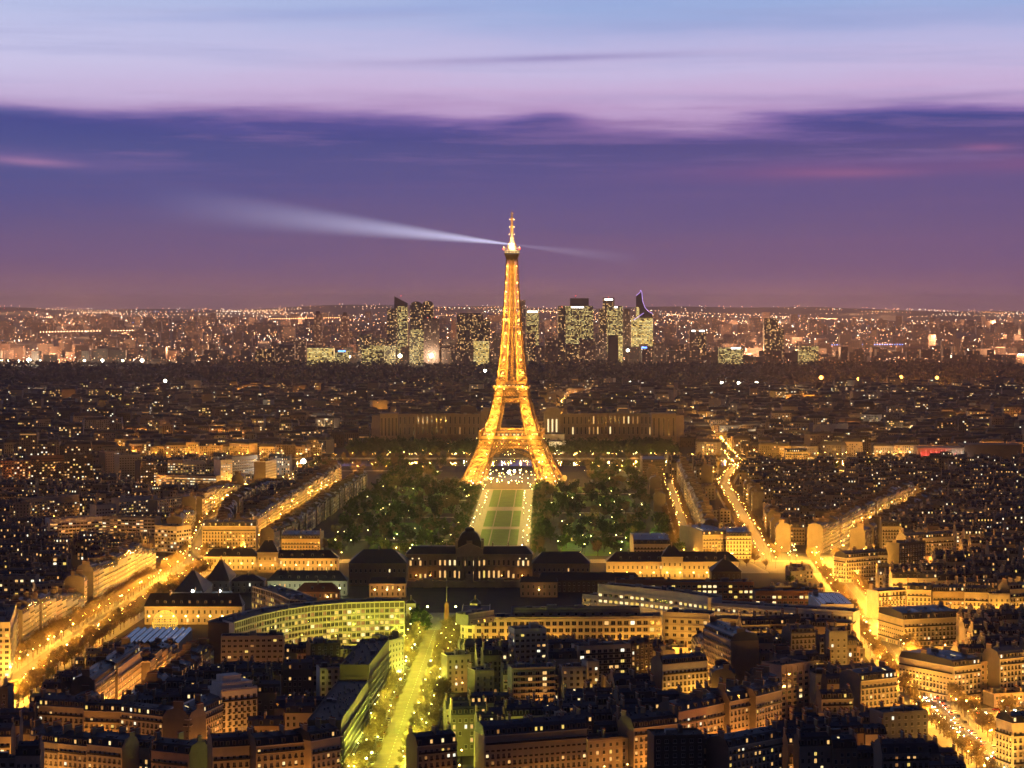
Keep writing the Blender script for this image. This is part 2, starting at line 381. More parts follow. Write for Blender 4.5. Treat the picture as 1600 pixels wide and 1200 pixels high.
for a in AV:
    ribbon(pv, a['pts'], 0, a['w']/2-.3, .02+.003*AV.index(a), 'paving')
    ribbon(rd, a['pts'], 0, a['road']/2, .12+.004*AV.index(a), 'court_sand' if a['id'] == 'A' else 'lamplit_asphalt' if a['id'] in ('B', 'C', 'D', 'I', 'G') else 'asphalt')
    for p, q in zip(a['pts'], a['pts'][1:]):
        d, L, n = seg(p, q); mark_rect((p[0]+q[0])/2, (p[1]+q[1])/2, math.atan2(d.y, d.x), -L/2-3, L/2+3, -a['w']/2, a['w']/2, 2)
        if a['id'] in 'ABCDI':
            t = 2
            while t < L-4:
                c = Vector(p)+d*t
                for o in ((0,) if a['id'] != 'C' else (-2.7, 2.7)):
                    u = c+n*o; e = u+d*3
                    pt.quad((u.x-n.x*.09, u.y-n.y*.09, .22), (u.x+n.x*.09, u.y+n.y*.09, .22), (e.x+n.x*.09, e.y+n.y*.09, .22), (e.x-n.x*.09, e.y-n.y*.09, .22), 'road_paint')
                t += 8
tag(pv.build('pavement'), kind='structure'); tag(rd.build('road'), kind='structure'); tag(pt.build('road_markings'), kind='structure')
# junction and squares
sq = MB()
sq.poly([(205,1780,.13),(290,1780,.13),(300,1925,.13),(190,1925,.13)], 'asphalt'); sq.poly([(130,1780,.12),(204,1780,.12),(204,1852,.12),(130,1852,.12)], 'paving'); sq.poly([(225,1090,.23),(360,1040,.23),(370,1180,.23),(245,1165,.23)], 'gravel')
sq.poly([(-80,1465,.2),(-20,1465,.2),(-18,1548,.2),(-84,1548,.2)], 'paving'); sq.poly([(-290,1780,.14),(-200,1800,.14),(-200,1900,.14),(-300,1900,.14)], 'asphalt')
tag(sq.build('square_pavement'), kind='structure')
for q in ([(205,1780),(300,1780),(310,1925),(190,1925)], [(225,1085),(372,1035),(380,1180),(245,1165)], [(-84,1455),(-16,1455),(-16,1560),(-90,1560)], [(-300,1780),(-200,1800),(-200,1900),(-310,1900)]):
    mark_poly(q, 2)
# parade ground and courts
pg = MB(); pg.poly([(-92,1560,.06),(14,1560,.06),(10,1665,.06),(-92,1665,.06)], 'soil'); tag(pg.build('parade_ground'), kind='structure')
ct = MB(); ct.poly([(-80,1690,.07),(20,1690,.07),(20,1735,.07),(-84,1735,.07)], 'gravel'); tag(ct.build('courtyard_ground'), kind='structure')
mark_poly([(-210,1480),(14,1480),(14,1850),(-210,1850)], 3); mark_poly([(10,1640),(205,1640),(205,1850),(10,1850)], 3)
# the park: gravel axis, lawns, side greens
def axis_x(y): return -17.0+(y-1741)*.0146
park = [(-200,1884),(-172,2100),(-168,2880),(170,2880),(138,2120),(128,1884)]
mark_poly(park, 4); mark_poly([(-450,2880),(500,2880),(500,3200),(-450,3200)], 4)
gp = MB(); gp.poly([(x, y, .05) for x, y in park], 'soil'); tag(gp.build('park_ground'), kind='structure')
ax = MB(); lw = MB()
ax.quad((axis_x(1884)-31,1884,.09),(axis_x(1884)+29,1884,.09),(axis_x(2860)+29,2860,.09),(axis_x(2860)-29,2860,.09),'gravel')
ax.quad((-70,2610,.095),(75,2610,.095),(80,2880,.095),(-75,2880,.095),'soil')
for y0, y1 in ((1888,1965),(1985,2135),(2160,2330),(2375,2600)):
    for s0, s1 in ((-17,-8),(-7,9),(10,18)) if y0 != 1888 else ((-17,18),):
        lw.quad((axis_x(y0)+s0,y0,.13),(axis_x(y0)+s1,y0,.13),(axis_x(y1)+s1,y1,.13),(axis_x(y1)+s0,y1,.13),'lawn')
for x0, x1, y0, y1 in ((-125,-60,1900,2010),(-130,-70,2080,2200),(-140,-60,2300,2420),(40,105,1905,2030),(55,120,2120,2240),(45,130,2380,2520),(40,110,2560,2640),(-130,-60,2520,2640)):
    lw.quad((x0,y0,.11),(x1,y0,.11),(x1,y1,.11),(x0,y1,.11),'lawn')
for x0, x1, y in ((-150,-34,2030),(-150,-34,2250),(-150,-34,2450),(30,130,2060),(30,140,2300),(30,140,2540)):
    ax.quad((x0,y,.10),(x1,y,.10),(x1,y+12,.10),(x0,y+12,.10),'gravel')
tag(ax.build('gravel_path'), kind='structure'); tag(lw.build('lawn'), kind='structure')

# ------------------------------------------------------------------ lamps, trees and cars are collected here and built once everything is known
AVK = 5.0
LAMPS = []     # x, y, height, power, colour, lantern, phrase, radius
TREES = []     # x, y, kind, size, phrase
CARS = []      # x, y, rot, running, phrase
for a in AV:
    acc = 0.0
    for p, q in zip(a['pts'], a['pts'][1:]):
        d, L, n = seg(p, q); t = a['sp']*.5; k = 0; rot = math.atan2(d.y, d.x)
        while t < L:
            for s in ((1, -1) if a['w'] > 16 else (1 if k % 2 else -1,)):
                off = a['road']/2-.4+ (4 if a['w'] > 30 and k % 3 == 0 else 0)
                u = Vector(p)+d*(t+rng.uniform(-5, 5))+n*s*(off+rng.uniform(-1.2, 1.8))
                LAMPS.append((u.x, u.y, rng.uniform(5.2, 7), a['pw']*(AVK if a['id'] not in ('J','L','L2','K','M') else 1.5)*rng.uniform(.5, 1.5), a['col'], a['lan'] if rng.random() < .9 else 'lantern_pale', a['ph'], rng.choice((.22, .3, .38, .5))))
            k += 1; t += a['sp']
        for r in range(a['trees']):
            t = 4
            while t < L-2:
                for s in (1, -1):
                    if rng.random() < .86:
                        u = Vector(p)+d*(t+rng.uniform(-1.5, 1.5))+n*s*(a['road']/2+2.6+r*6.5)
                        TREES.append((u.x, u.y, 'bare', rng.uniform(.8, 1.15)*(.95 if a['w'] > 30 else .75), a['ph']))
                t += 10.5 if a['id'] not in ('Q','Q2','Q3') else 14
        t = 3
        while t < L-3:
            for s in (1, -1):
                if rng.random() < .72:
                    u = Vector(p)+d*(t+rng.uniform(-1, 1))+n*s*(a['road']/2-1.1)
                    CARS.append((u.x, u.y, rot+(0 if s < 0 else math.pi), False, a['ph']))
            t += 6.2 if a['id'] in ('A',) else 11
        if a['cars'] == 'run':
            t = 3
            while t < L-3:
                for s in (1, -1):
                    if rng.random() < (.75 if a['id'] in ('C', 'B') else .5):
                        u = Vector(p)+d*(t+rng.uniform(-2, 2))+n*s*(1.9 if rng.random() < .5 else 4.6)
                        CARS.append((u.x, u.y, rot+(0 if s < 0 else math.pi), True, a['ph']))
                t += 9
# greenish boulevard: rows of lamps and parked cars on its wide median and side lanes
a = AVD['A']
for p, q in zip(a['pts'], a['pts'][1:]):
    d, L, n = seg(p, q); rot = math.atan2(d.y, d.x); t = 4
    while t < L:
        for off in (-14.5, 14.5, -9.8, 10):
            if rng.random() < .8:
                u = Vector(p)+d*(t+rng.uniform(-.8, .8))+n*off; CARS.append((u.x, u.y, rot+rng.choice((0, math.pi))+ (.9 if abs(off) > 12 else 0), False, a['ph']))
        t += 5.6
    t = 6
    while t < L-3:
        for off in (-6.2, 6.2):
            u = Vector(p)+d*(t+rng.uniform(-1.5, 1.5))+n*off; TREES.append((u.x, u.y, 'bare', rng.uniform(.42, .6), a['ph']))
        t += 19
    t = 9
    while t < L:
        for off in (-14.5, 14.5):
            u = Vector(p)+d*t+n*off; LAMPS.append((u.x, u.y, 7, 12000*rng.uniform(.5, 1.5), LIME, 'lantern_lime', a['ph'], .3))
        t += 26
# junction and triangular square lamps
for _ in range(26):
    x, y = rng.uniform(200, 295), rng.uniform(1785, 1920); LAMPS.append((x, y, 9, 42000, GOLD, 'lantern_gold', 'right junction', .4))
for _ in range(16):
    x, y = rng.uniform(-290, -215), rng.uniform(1790, 1895); LAMPS.append((x, y, 9, 42000, GOLD, 'lantern_gold', 'left junction', .4))
for _ in range(16):
    x, y = rng.uniform(248, 350), rng.uniform(1065, 1165); LAMPS.append((x, y, 8, 36000, GOLD, 'lantern_gold', 'lower right square', .35))
for _ in range(34):
    x, y = rng.uniform(248, 350), rng.uniform(1060, 1165); TREES.append((x, y, 'bare', rng.uniform(.7, 1.0), 'lower right square'))
for _ in range(26):
    x, y = rng.uniform(135, 205), rng.uniform(1785, 1850); CARS.append((x, y, rng.choice((0, 1.57, 3.14)), False, 'right junction'))
for _ in range(14): TREES.append((rng.uniform(140, 205), rng.uniform(1770, 1850), 'bare', rng.uniform(.6, .9), 'right junction'))
for _ in range(40):
    x, y = rng.uniform(205, 295), rng.uniform(1785, 1920); CARS.append((x, y, rng.uniform(0, 6.3), True, 'right junction'))
# park lamps
def put(x, y, h, pw, col, lan, ph, r=.6): LAMPS.append((x, y, h, pw, col, lan, ph, r))
y = 1900
while y < 2640:
    for s in (-26, 27) if rng.random() < .4 else (-21, 21.5):
        put(axis_x(y)+s+rng.uniform(-1.5, 1.5), y+rng.uniform(-8, 8), 6.5, 26000, (1.0,.74,.16), 'lantern_pale', 'lawn axis of the park', rng.choice((.25,.35,.5)))
    y += 30
for _ in range(120):
    s = rng.choice((-1, 1)); y = rng.uniform(1895, 2840); x = axis_x(y)+s*rng.uniform(36, 150)
    if y > 2620 and abs(x) < 85: continue
    put(x, y, rng.uniform(5, 7), rng.uniform(3000, 20000), rng.choice((LIME, LIME, (.8,1.0,.3))), rng.choice(('lantern_pale','lantern_pale','lantern_lime','lantern_lime')), 'dark trees of the park', rng.choice((.2,.3,.3,.45)))
for x, y in ((40,1945),(62,1920),(95,1940),(70,1990),(-60,1940),(-85,1915),(-110,1960),(-72,2000)): put(x, y, 8, 22000, LIME, 'lantern_lime', 'dark trees of the park', .35)
put(62, 1985, 9, 30000, PALE, 'lantern_pale', 'dark trees of the park', 1.0)
# forecourt below the tower
for _ in range(95):
    x, y = rng.gauss(0, 34), rng.uniform(2625, 2850)
    if abs(x) > 80: continue
    put(x, y, rng.uniform(3, 7), 7000, rng.choice((GOLD, GOLD, AMBER)), rng.choice(('lantern_pale','lantern_gold','lantern_gold','lantern_pale')), 'tower forecourt', rng.choice((.3,.45,.6)))
for x, y, r in ((-4,2770,2.0),(3,2800,1.5),(-36,2790,1.0),(52,2800,.9)): put(x, y, 6, 26000, WHITE, 'lantern_white', 'bright kiosks of the forecourt', r)
# bank beyond the river, gardens
for _ in range(80):
    x, y = rng.uniform(-210, 230), rng.uniform(3120, 3330); put(x, y, 6, 3500, rng.choice((PALE, LIME, GOLD)), rng.choice(('lantern_pale','lantern_lime','lantern_gold')), 'gardens across the river', rng.choice((.3,.45,.6)))
for _ in range(50):
    x, y = rng.uniform(15, 75), rng.uniform(3190, 3560); put(x, y, 7, 4500, rng.choice((PALE, LIME, GOLD)), rng.choice(('lantern_pale','lantern_lime','lantern_gold')), 'fountains across the river', rng.choice((.4,.6,.8)))
# floodlit sports court on the left, court of the military school
put(-258, 2776, 18, 90000, WHITE, 'lantern_white', 'sports court', 3.4); put(-284, 2690, 16, 60000, WHITE, 'lantern_white', 'sports court', 1.9)

# ------------------------------------------------------------------ the lattice tower
TZ = [0, 28, 57, 86, 115, 135, 160, 196, 230, 262, 276]
TH = [60.5, 46.8, 34.5, 25.2, 18.6, 16.0, 13.4, 10.6, 8.4, 6.7, 6.2]
TS = [25, 20.5, 16.2, 13.0, 10.6, 9.2, 7.9, 6.4, 5.2, 4.3, 4.0]
def th(z): return float(np.interp(z, TZ, TH))
def ts(z): return float(np.interp(z, TZ, TS))
TX, TY = 0.0, 2700.0
FLOODK = 3.0
def build_tower():
    t = empty('lattice_tower', (TX, TY, 0)); t.rotation_euler = (0, 0, math.radians(-3.2))
    tag(t, 'tall floodlit golden iron lattice tower with four splayed legs above the park', 'tower')
    # four legs up to the second platform: each a box lattice of four rails, panels of crossed braces
    lv = [0, 9, 19, 30, 41, 52, 57, 66, 76, 86, 96, 106, 115]
    for sx in (-1, 1):
        for sy in (-1, 1):
            mb = MB()
            def c(z, i):
                h, s = th(z), ts(z)
                return Vector((sx*(h-(s if i in (1, 2) else 0)), sy*(h-(s if i in (2, 3) else 0)), z))
            for a, b in zip(lv, lv[1:]):
                for i in range(4):
                    j = (i+1) % 4
                    mb.bar(c(a, i), c(b, i), .85, 'tower_dark')
                    mb.bar(c(b, i), c(b, j), .5, 'tower_iron')
                    rr = .62 if (i == 0 if sy < 0 else i == 2) or (i == 3 if sx < 0 else i == 1) else .3; mb.bar(c(a, i), c(b, j), rr, 'tower_iron'); mb.bar(c(a, j), c(b, i), rr, 'tower_iron')
            leg = mb.build('leg', t)
            h, s = 60.5, 25
            for dx in (0, 1):
                for dy in (0, 1):
                    fb = MB(); x, y = sx*(h-s*dx), sy*(h-s*dy); fb.box(x-3.4, x+3.4, y-3.4, y+3.4, -.5, 3.5, 'stone'); fb.box(x-2.4, x+2.4, y-2.4, y+2.4, 3.5, 5, 'stone'); fb.build('footing', leg)
    # arches between the legs
    for k in range(4):
        mb = MB(); rot = k*math.pi/2; co, si = math.cos(rot), math.sin(rot)
        def w(x, y, z): return (co*x-si*y, si*x+co*y, z)
        ins, outs = [], []
        for i in range(29):
            an = math.pi*i/28; x = 37.5*math.cos(an); z = 8+31.5*math.sin(an); xo = 41*math.cos(an); zo = 8+35.5*math.sin(an)
            ins.append(w(x, -th(z)+1.2, z)); outs.append(w(xo, -th(zo)+1.2, zo))
        for i in range(28):
            mb.bar(ins[i], ins[i+1], .55, 'tower_dark'); mb.bar(outs[i], outs[i+1], .55, 'tower_dark')
            mb.bar(ins[i], outs[i+1], .3, 'tower_iron'); mb.bar(outs[i], ins[i+1], .3, 'tower_iron'); mb.bar(ins[i], outs[i], .3, 'tower_iron')
        mb.build('arch', t)
        # trellis girder between arch and first platform
        mb = MB()
        for z0, z1 in ((43.5, 48), (48, 52.5)):
            n = 22; e0, e1 = th(z0), th(z1)
            for i in range(n):
                a0, a1 = -e0+2*e0*i/n, -e0+2*e0*(i+1)/n; b0, b1 = -e1+2*e1*i/n, -e1+2*e1*(i+1)/n
                mb.bar(w(a0, -e0, z0), w(b1, -e1, z1), .33, 'tower_iron'); mb.bar(w(a1, -e0, z0), w(b0, -e1, z1), .33, 'tower_iron')
            mb.bar(w(-e0, -e0, z0), w(e0, -e0, z0), .6, 'tower_dark'); mb.bar(w(-e1, -e1, z1), w(e1, -e1, z1), .6, 'tower_dark')
        mb.build('trellis_girder', t)
        # girders under the second platform
        mb = MB()
        for z0, z1 in ((97, 101), (105, 111)):
            n = 12; e0, e1 = th(z0), th(z1)
            for i in range(n):
                a0, a1 = -e0+2*e0*i/n, -e0+2*e0*(i+1)/n; b0, b1 = -e1+2*e1*i/n, -e1+2*e1*(i+1)/n
                mb.bar(w(a0, -e0, z0), w(b1, -e1, z1), .3, 'tower_iron'); mb.bar(w(a1, -e0, z0), w(b0, -e1, z1), .3, 'tower_iron')
            mb.bar(w(-e0, -e0, z0), w(e0, -e0, z0), .6, 'tower_dark'); mb.bar(w(-e1, -e1, z1), w(e1, -e1, z1), .6, 'tower_dark')
        mb.build('upper_girder', t)
    def ring(mb, ho, hi, z0, z1, m):
        for k in range(4):
            r = k*math.pi/2; mb.set(0, 0, 0, r); mb.box(-ho, ho-(ho-hi), -ho, -hi, z0, z1, m, True)
        mb.t = None
    # first platform: deck, console brackets, gallery posts and rail
    mb = MB(); ring(mb, 36.5, 17, 54.0, 55.2, 'tower_dark'); ring(mb, 37.8, 36.4, 55.4, 58.6, 'tower_iron'); ring(mb, 37.8, 36.4, 62.8, 64.3, 'tower_iron')
    for k in range(4):
        mb.set(0, 0, 0, k*math.pi/2)
        for i in range(31):
            x = -36.5+73*i/30; mb.bar((x, -35, 52.5), (x, -37.2, 57.2), .34, 'tower_dark')
        for i in range(11):
            x = -36.9+73.8*i/10; mb.bar((x, -37, 58.4), (x, -37, 63), .75, 'tower_iron')
    mb.t = None; fp = mb.build('first_platform', t)
    mb = MB()
    for x0, x1, y0, y1 in ((-16,16,-33,-26),(-16,16,26,33),(-33,-26,-16,16),(26,33,-16,16)):
        mb.box(x0, x1, y0, y1, 58.3, 62, 'dark_wall'); mb.box(x0-.4, x1+.4, y0-.4, y1+.4, 62, 62.5, 'tower_dark')
        for i in range(7):
            xx = x0+(x1-x0)*(i+.5)/7; mb.quad((xx-1.2, y0-.06, 59), (xx+1.2, y0-.06, 59), (xx+1.2, y0-.06, 61), (xx-1.2, y0-.06, 61), 'lit_pale' if i % 3 else 'lit_warm')
    mb.build('restaurant_pavilion', fp)
    # second platform
    mb = MB(); ring(mb, 20.5, 7, 113.2, 114.2, 'tower_dark'); ring(mb, 21.6, 20.3, 115.2, 117.4, 'tower_iron'); ring(mb, 16.5, 7, 119.6, 120.4, 'tower_dark'); ring(mb, 17, 16, 121.6, 122.6, 'tower_iron')
    for k in range(4):
        mb.set(0, 0, 0, k*math.pi/2)
        for i in range(21):
            x = -20.5+41*i/20; mb.bar((x, -18.6, 111), (x, -21, 115.6), .32, 'tower_dark')
        for i in range(9):
            x = -16+32*i/8; mb.bar((x, -16.4, 114.2), (x, -16.4, 121.6), .35, 'tower_iron')
        for i in range(6):
            x = -12+24*i/5; mb.quad((x-1.3,-15.2,116),(x+1.3,-15.2,116),(x+1.3,-15.2,118.4),(x-1.3,-15.2,118.4), 'lit_pale' if i in (1,2,4) else 'lit_warm')
        mb.box(-14, 14, -15, -12, 114.3, 119.5, 'dark_wall')
    mb.t = None; mb.build('second_platform', t)
    # tapering shaft
    mb = MB(); lv = [115, 122, 129, 136.5, 144, 152, 160, 168, 176, 184, 192, 200, 208, 216, 224, 231, 238, 245, 251, 257, 263, 269, 274]
    for sx in (-1, 1):
        for sy in (-1, 1):
            def c(z, i):
                h, s = th(z), ts(z)*1.05
                return Vector((sx*(h-(s if i in (1, 2) else 0)), sy*(h-(s if i in (2, 3) else 0)), z))
            for a, b in zip(lv, lv[1:]):
                for i in range(4):
                    j = (i+1) % 4
                    mb.bar(c(a, i), c(b, i), .48, 'tower_iron' if i else 'tower_dark'); mb.bar(c(b, i), c(b, j), .3, 'tower_iron')
                    if i in (0, 3):
                        mb.bar(c(a, i), c(b, j), .36, 'tower_iron'); mb.bar(c(a, j), c(b, i), .36, 'tower_iron')
    for a, b in zip(lv, lv[1:]):
        for k in range(4):
            r = k*math.pi/2; co, si = math.cos(r), math.sin(r)
            h, s, h2, s2 = th(a), ts(a), th(b), ts(b); g0, g1 = max(.3, h-s), max(.3, h2-s2)
            def w(x, y, z): return (co*x-si*y, si*x+co*y, z)
            mb.bar(w(-g1, -h2+.5, b), w(g1, -h2+.5, b), .3, 'tower_dark'); mb.bar(w(-g0, -h+.5, a), w(g1, -h2+.5, b), .2, 'tower_iron'); mb.bar(w(g0, -h+.5, a), w(-g1, -h2+.5, b), .2, 'tower_iron')
    mb.box(-1.6, 1.6, -1.6, 1.6, 116, 272, 'tower_dark')
    mb.build('shaft', t)
    # top platform, cupola and mast
    mb = MB()
    mb.add([(-6.2,-6.2,268),(6.2,-6.2,268),(6.2,6.2,268),(-6.2,6.2,268),(-8.6,-8.6,275),(8.6,-8.6,275),(8.6,8.6,275),(-8.6,8.6,275)], [(0,1,5,4),(1,2,6,5),(2,3,7,6),(3,0,4,7)], 'tower_dark')
    mb.box(-9, 9, -9, 9, 275, 276, 'tower_dark', True); mb.box(-8.4, 8.4, -8.4, 8.4, 276, 279, 'tower_dark')
    for k in range(4):
        mb.set(0, 0, 0, k*math.pi/2)
        for i in range(8):
            x = -7.4+14.8*i/7; mb.quad((x-.7,-8.46,276.8),(x+.7,-8.46,276.8),(x+.7,-8.46,278.2),(x-.7,-8.46,278.2), 'lit_pale' if i % 2 else 'lit_warm')
    mb.t = None; mb.box(-9.2, 9.2, -9.2, 9.2, 279, 280, 'tower_iron', True)
    for k in range(4):
        mb.set(0, 0, 0, k*math.pi/2)
        for i in range(10): x = -9+18*i/9; mb.bar((x, -9, 280), (x, -9, 282.6), .15, 'tower_iron')
        mb.box(-9, 9, -9.1, -8.9, 282.4, 282.8, 'tower_iron')
    mb.t = None; tp = mb.build('top_platform', t)
    mb = MB(); mb.lathe([(5.6,280),(5.6,284),(6.3,284.4),(6.3,285),(5.2,286.2),(4.4,288.6),(3.2,290.6),(2.6,292),(2.6,294.6),(3.0,295),(1.5,297),(1.3,300)], 'tower_iron', 16); mb.build('cupola', tp)
    mb = MB(); mb.lathe([(1.9,300),(1.7,309),(1.4,309.2),(1.2,318),(1.1,324),(2.2,324.3),(2.2,324.8),(.6,325.2),(.4,328)], 'tower_iron', 8)
    for z in range(301, 324, 2): mb.bar((-1.7, 0, z), (1.7, 0, z+.01), .14, 'tower_iron'); mb.bar((0, -1.7, z), (0, 1.7, z+.01), .14, 'tower_iron')
    mb.build('mast', t)
    # beacon and floodlights
    mb = MB(); mb.lathe([(.01,283.6),(1.2,285),(1.7,286),(1.2,287),(.01,288.4)], 'lantern_white', 12, 0, -6.0); b = mb.build('beacon_lamp', t); b.location = (0, -.9, 0)
    lo = link('beacon_light', light(60000, (.9,.92,1.0), 1.5), b, (0, -10, 286))
    fm = MB(); fm.lathe([(.01,-.3),(.3,-.12),(.3,.12),(.01,.3)], 'lantern_gold', 6); fme = fm.mesh('floodlight')
    def flood(x, y, z, pw, col=(1.0,.48,.075)):
        o = link('floodlight', fme, t, (x, y, z)); link('floodlight_glow', light(pw, col, .6), o)
    for sx in (-1, 1):
        for sy in (-1, 1):
            for z, pw in ((4, 42000), (14, 40000), (24, 36000), (35, 34000), (47, 26000), (60, 34000), (70, 30000), (80, 26000), (91, 24000), (102, 19000)):
                m = th(z)-ts(z)/2; flood(sx*m, sy*m, z, pw*FLOODK)
            for z, pw in ((118, 20000), (132, 18000), (148, 17000), (164, 15000), (180, 14000), (196, 12500)):
                m = th(z)-ts(z)/2; flood(sx*m, sy*m, z, pw*FLOODK)
    for z, pw in ((208, 19000), (219, 18000), (230, 17000), (241, 16000), (251, 15000), (261, 12000)):
        for s in (-1, 1): flood(s*(th(z)-1.2), -th(z)+1.4, z, pw*.6*FLOODK); flood(s*(th(z)-1.2), th(z)-1.4, z, pw*.3*FLOODK)
    for s in (-1, 1):
        flood(s*9.5, -9.5, 283.4, 1500*FLOODK); flood(s*25, -43, 56, 5000*FLOODK); flood(s*8, -43, 56, 5000*FLOODK); flood(s*40, -36, 56, 5000*FLOODK); flood(s*8, -24.5, 114, 2200*FLOODK); flood(s*18, -24.5, 114, 2200*FLOODK); flood(s*2.5, -7.6, 288, 700*FLOODK); flood(s*3, -4, 299, 700*FLOODK); flood(s*2.6, -3.6, 308, 500*FLOODK); flood(s*2.4, -3.2, 317, 400*FLOODK)
        flood(s*14, -23.5, 117.5, 6000*FLOODK); flood(s*30, -36.4, 46, 9000*FLOODK); flood(s*10, -34, 49, 4500*FLOODK)
    # red warning lamps beside the top platform
    rm = MB(); rm.lathe([(.01,-.8),(.8,-.3),(.8,.3),(.01,.8)], 'tail_light', 6); rme = rm.mesh('warning_lamp')
    for s in (-1, 1): link('warning_lamp', rme, t, (s*9.4, -9.4, 281.5))
build_tower()

# ------------------------------------------------------------------ buildings
BLD = []
LITK = .55
TONES = ['stone', 'cream', 'plaster', 'buff', 'pink_plaster', 'grey_wall']
TONEW = {'stone': 'stone', 'cream': 'cream', 'plaster': 'grey plaster', 'buff': 'buff', 'pink_plaster': 'pinkish', 'grey_wall': 'dull grey', 'brick': 'brick', 'white_wall': 'white', 'dark_wall': 'dark'}
def bld(x, y, rot, W, D, h, style='haus', tone=None, lit=.2, sides='', roof=None, label=None, row=None, mark=True, pyb=None, rh=None):
    """x, y: middle of the front edge; the front faces local -y; D runs away from it"""
    b = dict(x=x, y=y, rot=rot, W=W, D=D, h=h, style=style, tone=tone or rng.choice(TONES), lit=lit*(LITK if y < 1700 else .9), sides=sides, roof=roof, label=label, row=row, pyb=pyb,
             rh=(rh if rh is not None else (rng.uniform(3.6, 5.2) if style == 'haus' else 0.9)), seed=rng.random(), fh=rng.uniform(2.95, 3.25))
    if style == 'haus': b['slope'] = rng.choice(('slate', 'slate', 'zinc'))
    if mark: mark_rect(x, y, rot, -W/2, W/2, 0, D, 1)
    BLD.append(b); return b
def hero(px0, py0, px1, py1, h, D, style, tone, lit, label, sides='', pyb=None, roof=None, rh=None):
    """eave line of the facade given by its two ends in the photo"""
    if py0 > 962 and h >= 12 and px0 < 1405: h += 5
    a, c = P(px0, py0, h), P(px1, py1, h); dx, dy = c[0]-a[0], c[1]-a[1]
    if any(w in label for w in ('orange-lit', 'yellow-lit', 'golden', 'brightly lit', 'white lit', 'bright yellow', 'broad seven', 'low lit', 'stone building with bright', 'lit slate')):
        d_, L_, n_ = seg(a, c); k_ = max(1, int(L_/10))
        for i_ in range(k_):
            u_ = Vector(a)+d_*(L_*(i_+.5)/k_)-n_*5.5; LAMPS.append((u_.x, u_.y, 6, (8000 if 'golden' in label else 3600)*rng.uniform(.5, 1.4), AMBER if 'orange' in label or 'stone' in label else GOLD, 'lantern_gold', 'foreground side streets', .25))
    return bld((a[0]+c[0])/2, (a[1]+c[1])/2, math.atan2(dy, dx), math.hypot(dx, dy), D, h, style, tone, lit, sides, roof, label, None, True, pyb, rh)

H = hero
# foreground, read off the photo one by one
H(757,1150,917,1138,21,13,'haus','stone',.28,'broad seven-storey stone building with black balcony lines at the bottom centre of the photo','R')
H(918,1158,990,1152,12,12,'plain','stone',.12,'low lit stone building with flat black roof between two taller ones, bottom centre',pyb=1192)
H(990,1138,1060,1130,17,13,'haus','stone',.3,'orange-lit building with pale gable and a row of lit dormers, bottom centre',pyb=1186)
H(1060,1112,1104,1104,20,13,'haus','pink_plaster',.3,'long orange-lit slate-roofed building, second right of the low flat-roofed one',pyb=1146)
H(1104,1104,1140,1096,20,13,'haus','stone',.22,'orange-lit slate-roofed building, third right of the low flat-roofed one',pyb=1140)
H(1140,1096,1181,1088,21,13,'haus','stone',.45,'orange-lit building with crowded bright windows, fourth right of the low flat-roofed one',pyb=1140)
H(1181,1088,1221,1078,22,13,'haus','stone',.3,'tall orange-lit stone building at the right end of the bottom centre row',pyb=1128)
H(1035,1038,1105,1032,17,12,'haus','white_wall',.16,'white lit facade with a glowing wall lamp and dark left gable, centre right foreground',pyb=1076)
H(878,1044,918,1043,15,9,'flat','white_wall',.12,'small white flat-roofed block with blue-grey roof, left half of a stepped pair',pyb=1076)
H(918,1035,936,1034,18,9,'flat','cream',.3,'narrow brightly lit cream block, right half of a stepped pair',pyb=1075)
H(804,985,854,983,24,13,'slab','white_wall',.22,'white modern apartment block with small square windows right of the boulevard',pyb=1034,sides='L')
H(905,1012,986,1008,20,13,'balcony','cream',.34,'balconied apartment block with many lit windows in front of the long cream office',pyb=1052)
H(986,1008,1020,1004,19,12,'plain','dark_wall',.3,'dark narrow building beside the balconied block',pyb=1048)
H(800,1046,868,1044,20,13,'balcony','grey_wall',.25,'dark balconied apartment block below the white modern block',pyb=1096)
H(1100,984,1142,1002,25,16,'haus','buff',.1,'tall corner building with an orange-lit edge on a short street',sides='L',pyb=1040)
H(1022,1152,1100,1150,23,15,'flat','dark_wall',.05,'big dark blank-walled building with a flat roof terrace, bottom right of centre')
H(1138,1168,1222,1152,19,13,'haus','stone',.35,'dark-roofed corner building with pale balconies at the bottom, right of centre')
H(1220,1042,1264,1036,22,14,'grid','pink_plaster',.08,'pinkish frame facade with rows of square black windows, right foreground',pyb=1104,sides='')
H(1196,1072,1219,1066,19,12,'haus','stone',.4,'narrow orange-lit building left of the pinkish frame facade',pyb=1120)
H(1345,1064,1402,1058,20,17,'haus','stone',.3,'lit slate-roofed building with a huge blank brown left wall by the right avenue',pyb=1106)
H(1296,988,1324,988,23,14,'plain','grey_wall',.12,'tall grey building with one column of lit windows before the right avenue',pyb=1040)
H(1236,990,1274,988,19,12,'haus','plaster',.25,'grey plaster building with scattered lit windows left of the tall grey building',pyb=1018)
H(1380,1116,1450,1112,21,14,'plain','grey_wall',.3,'grey building with three tall lit windows and a blank curved gable, bottom right',pyb=1160)
H(1378,1178,1452,1176,20,12,'haus','plaster',.3,'slate-roofed corner building at the bottom edge beside the right avenue')
H(1490,1042,1532,1037,19,42,'haus','stone',.3,'stone corner building with lit dormers right of the right avenue',sides='L',pyb=1078)
H(1532,1036,1562,1033,19,14,'plain','pink_plaster',.2,'pinkish plain facade beside the stone corner building right of the avenue',pyb=1070)
H(1562,1030,1601,1026,22,14,'haus','stone',.3,'tall balconied building at the right edge above the crossing street',pyb=1068)
H(1412,968,1496,964,17,34,'haus','cream',.3,'cream corner building with a scalloped cornice right of the right avenue',sides='L',pyb=1006)
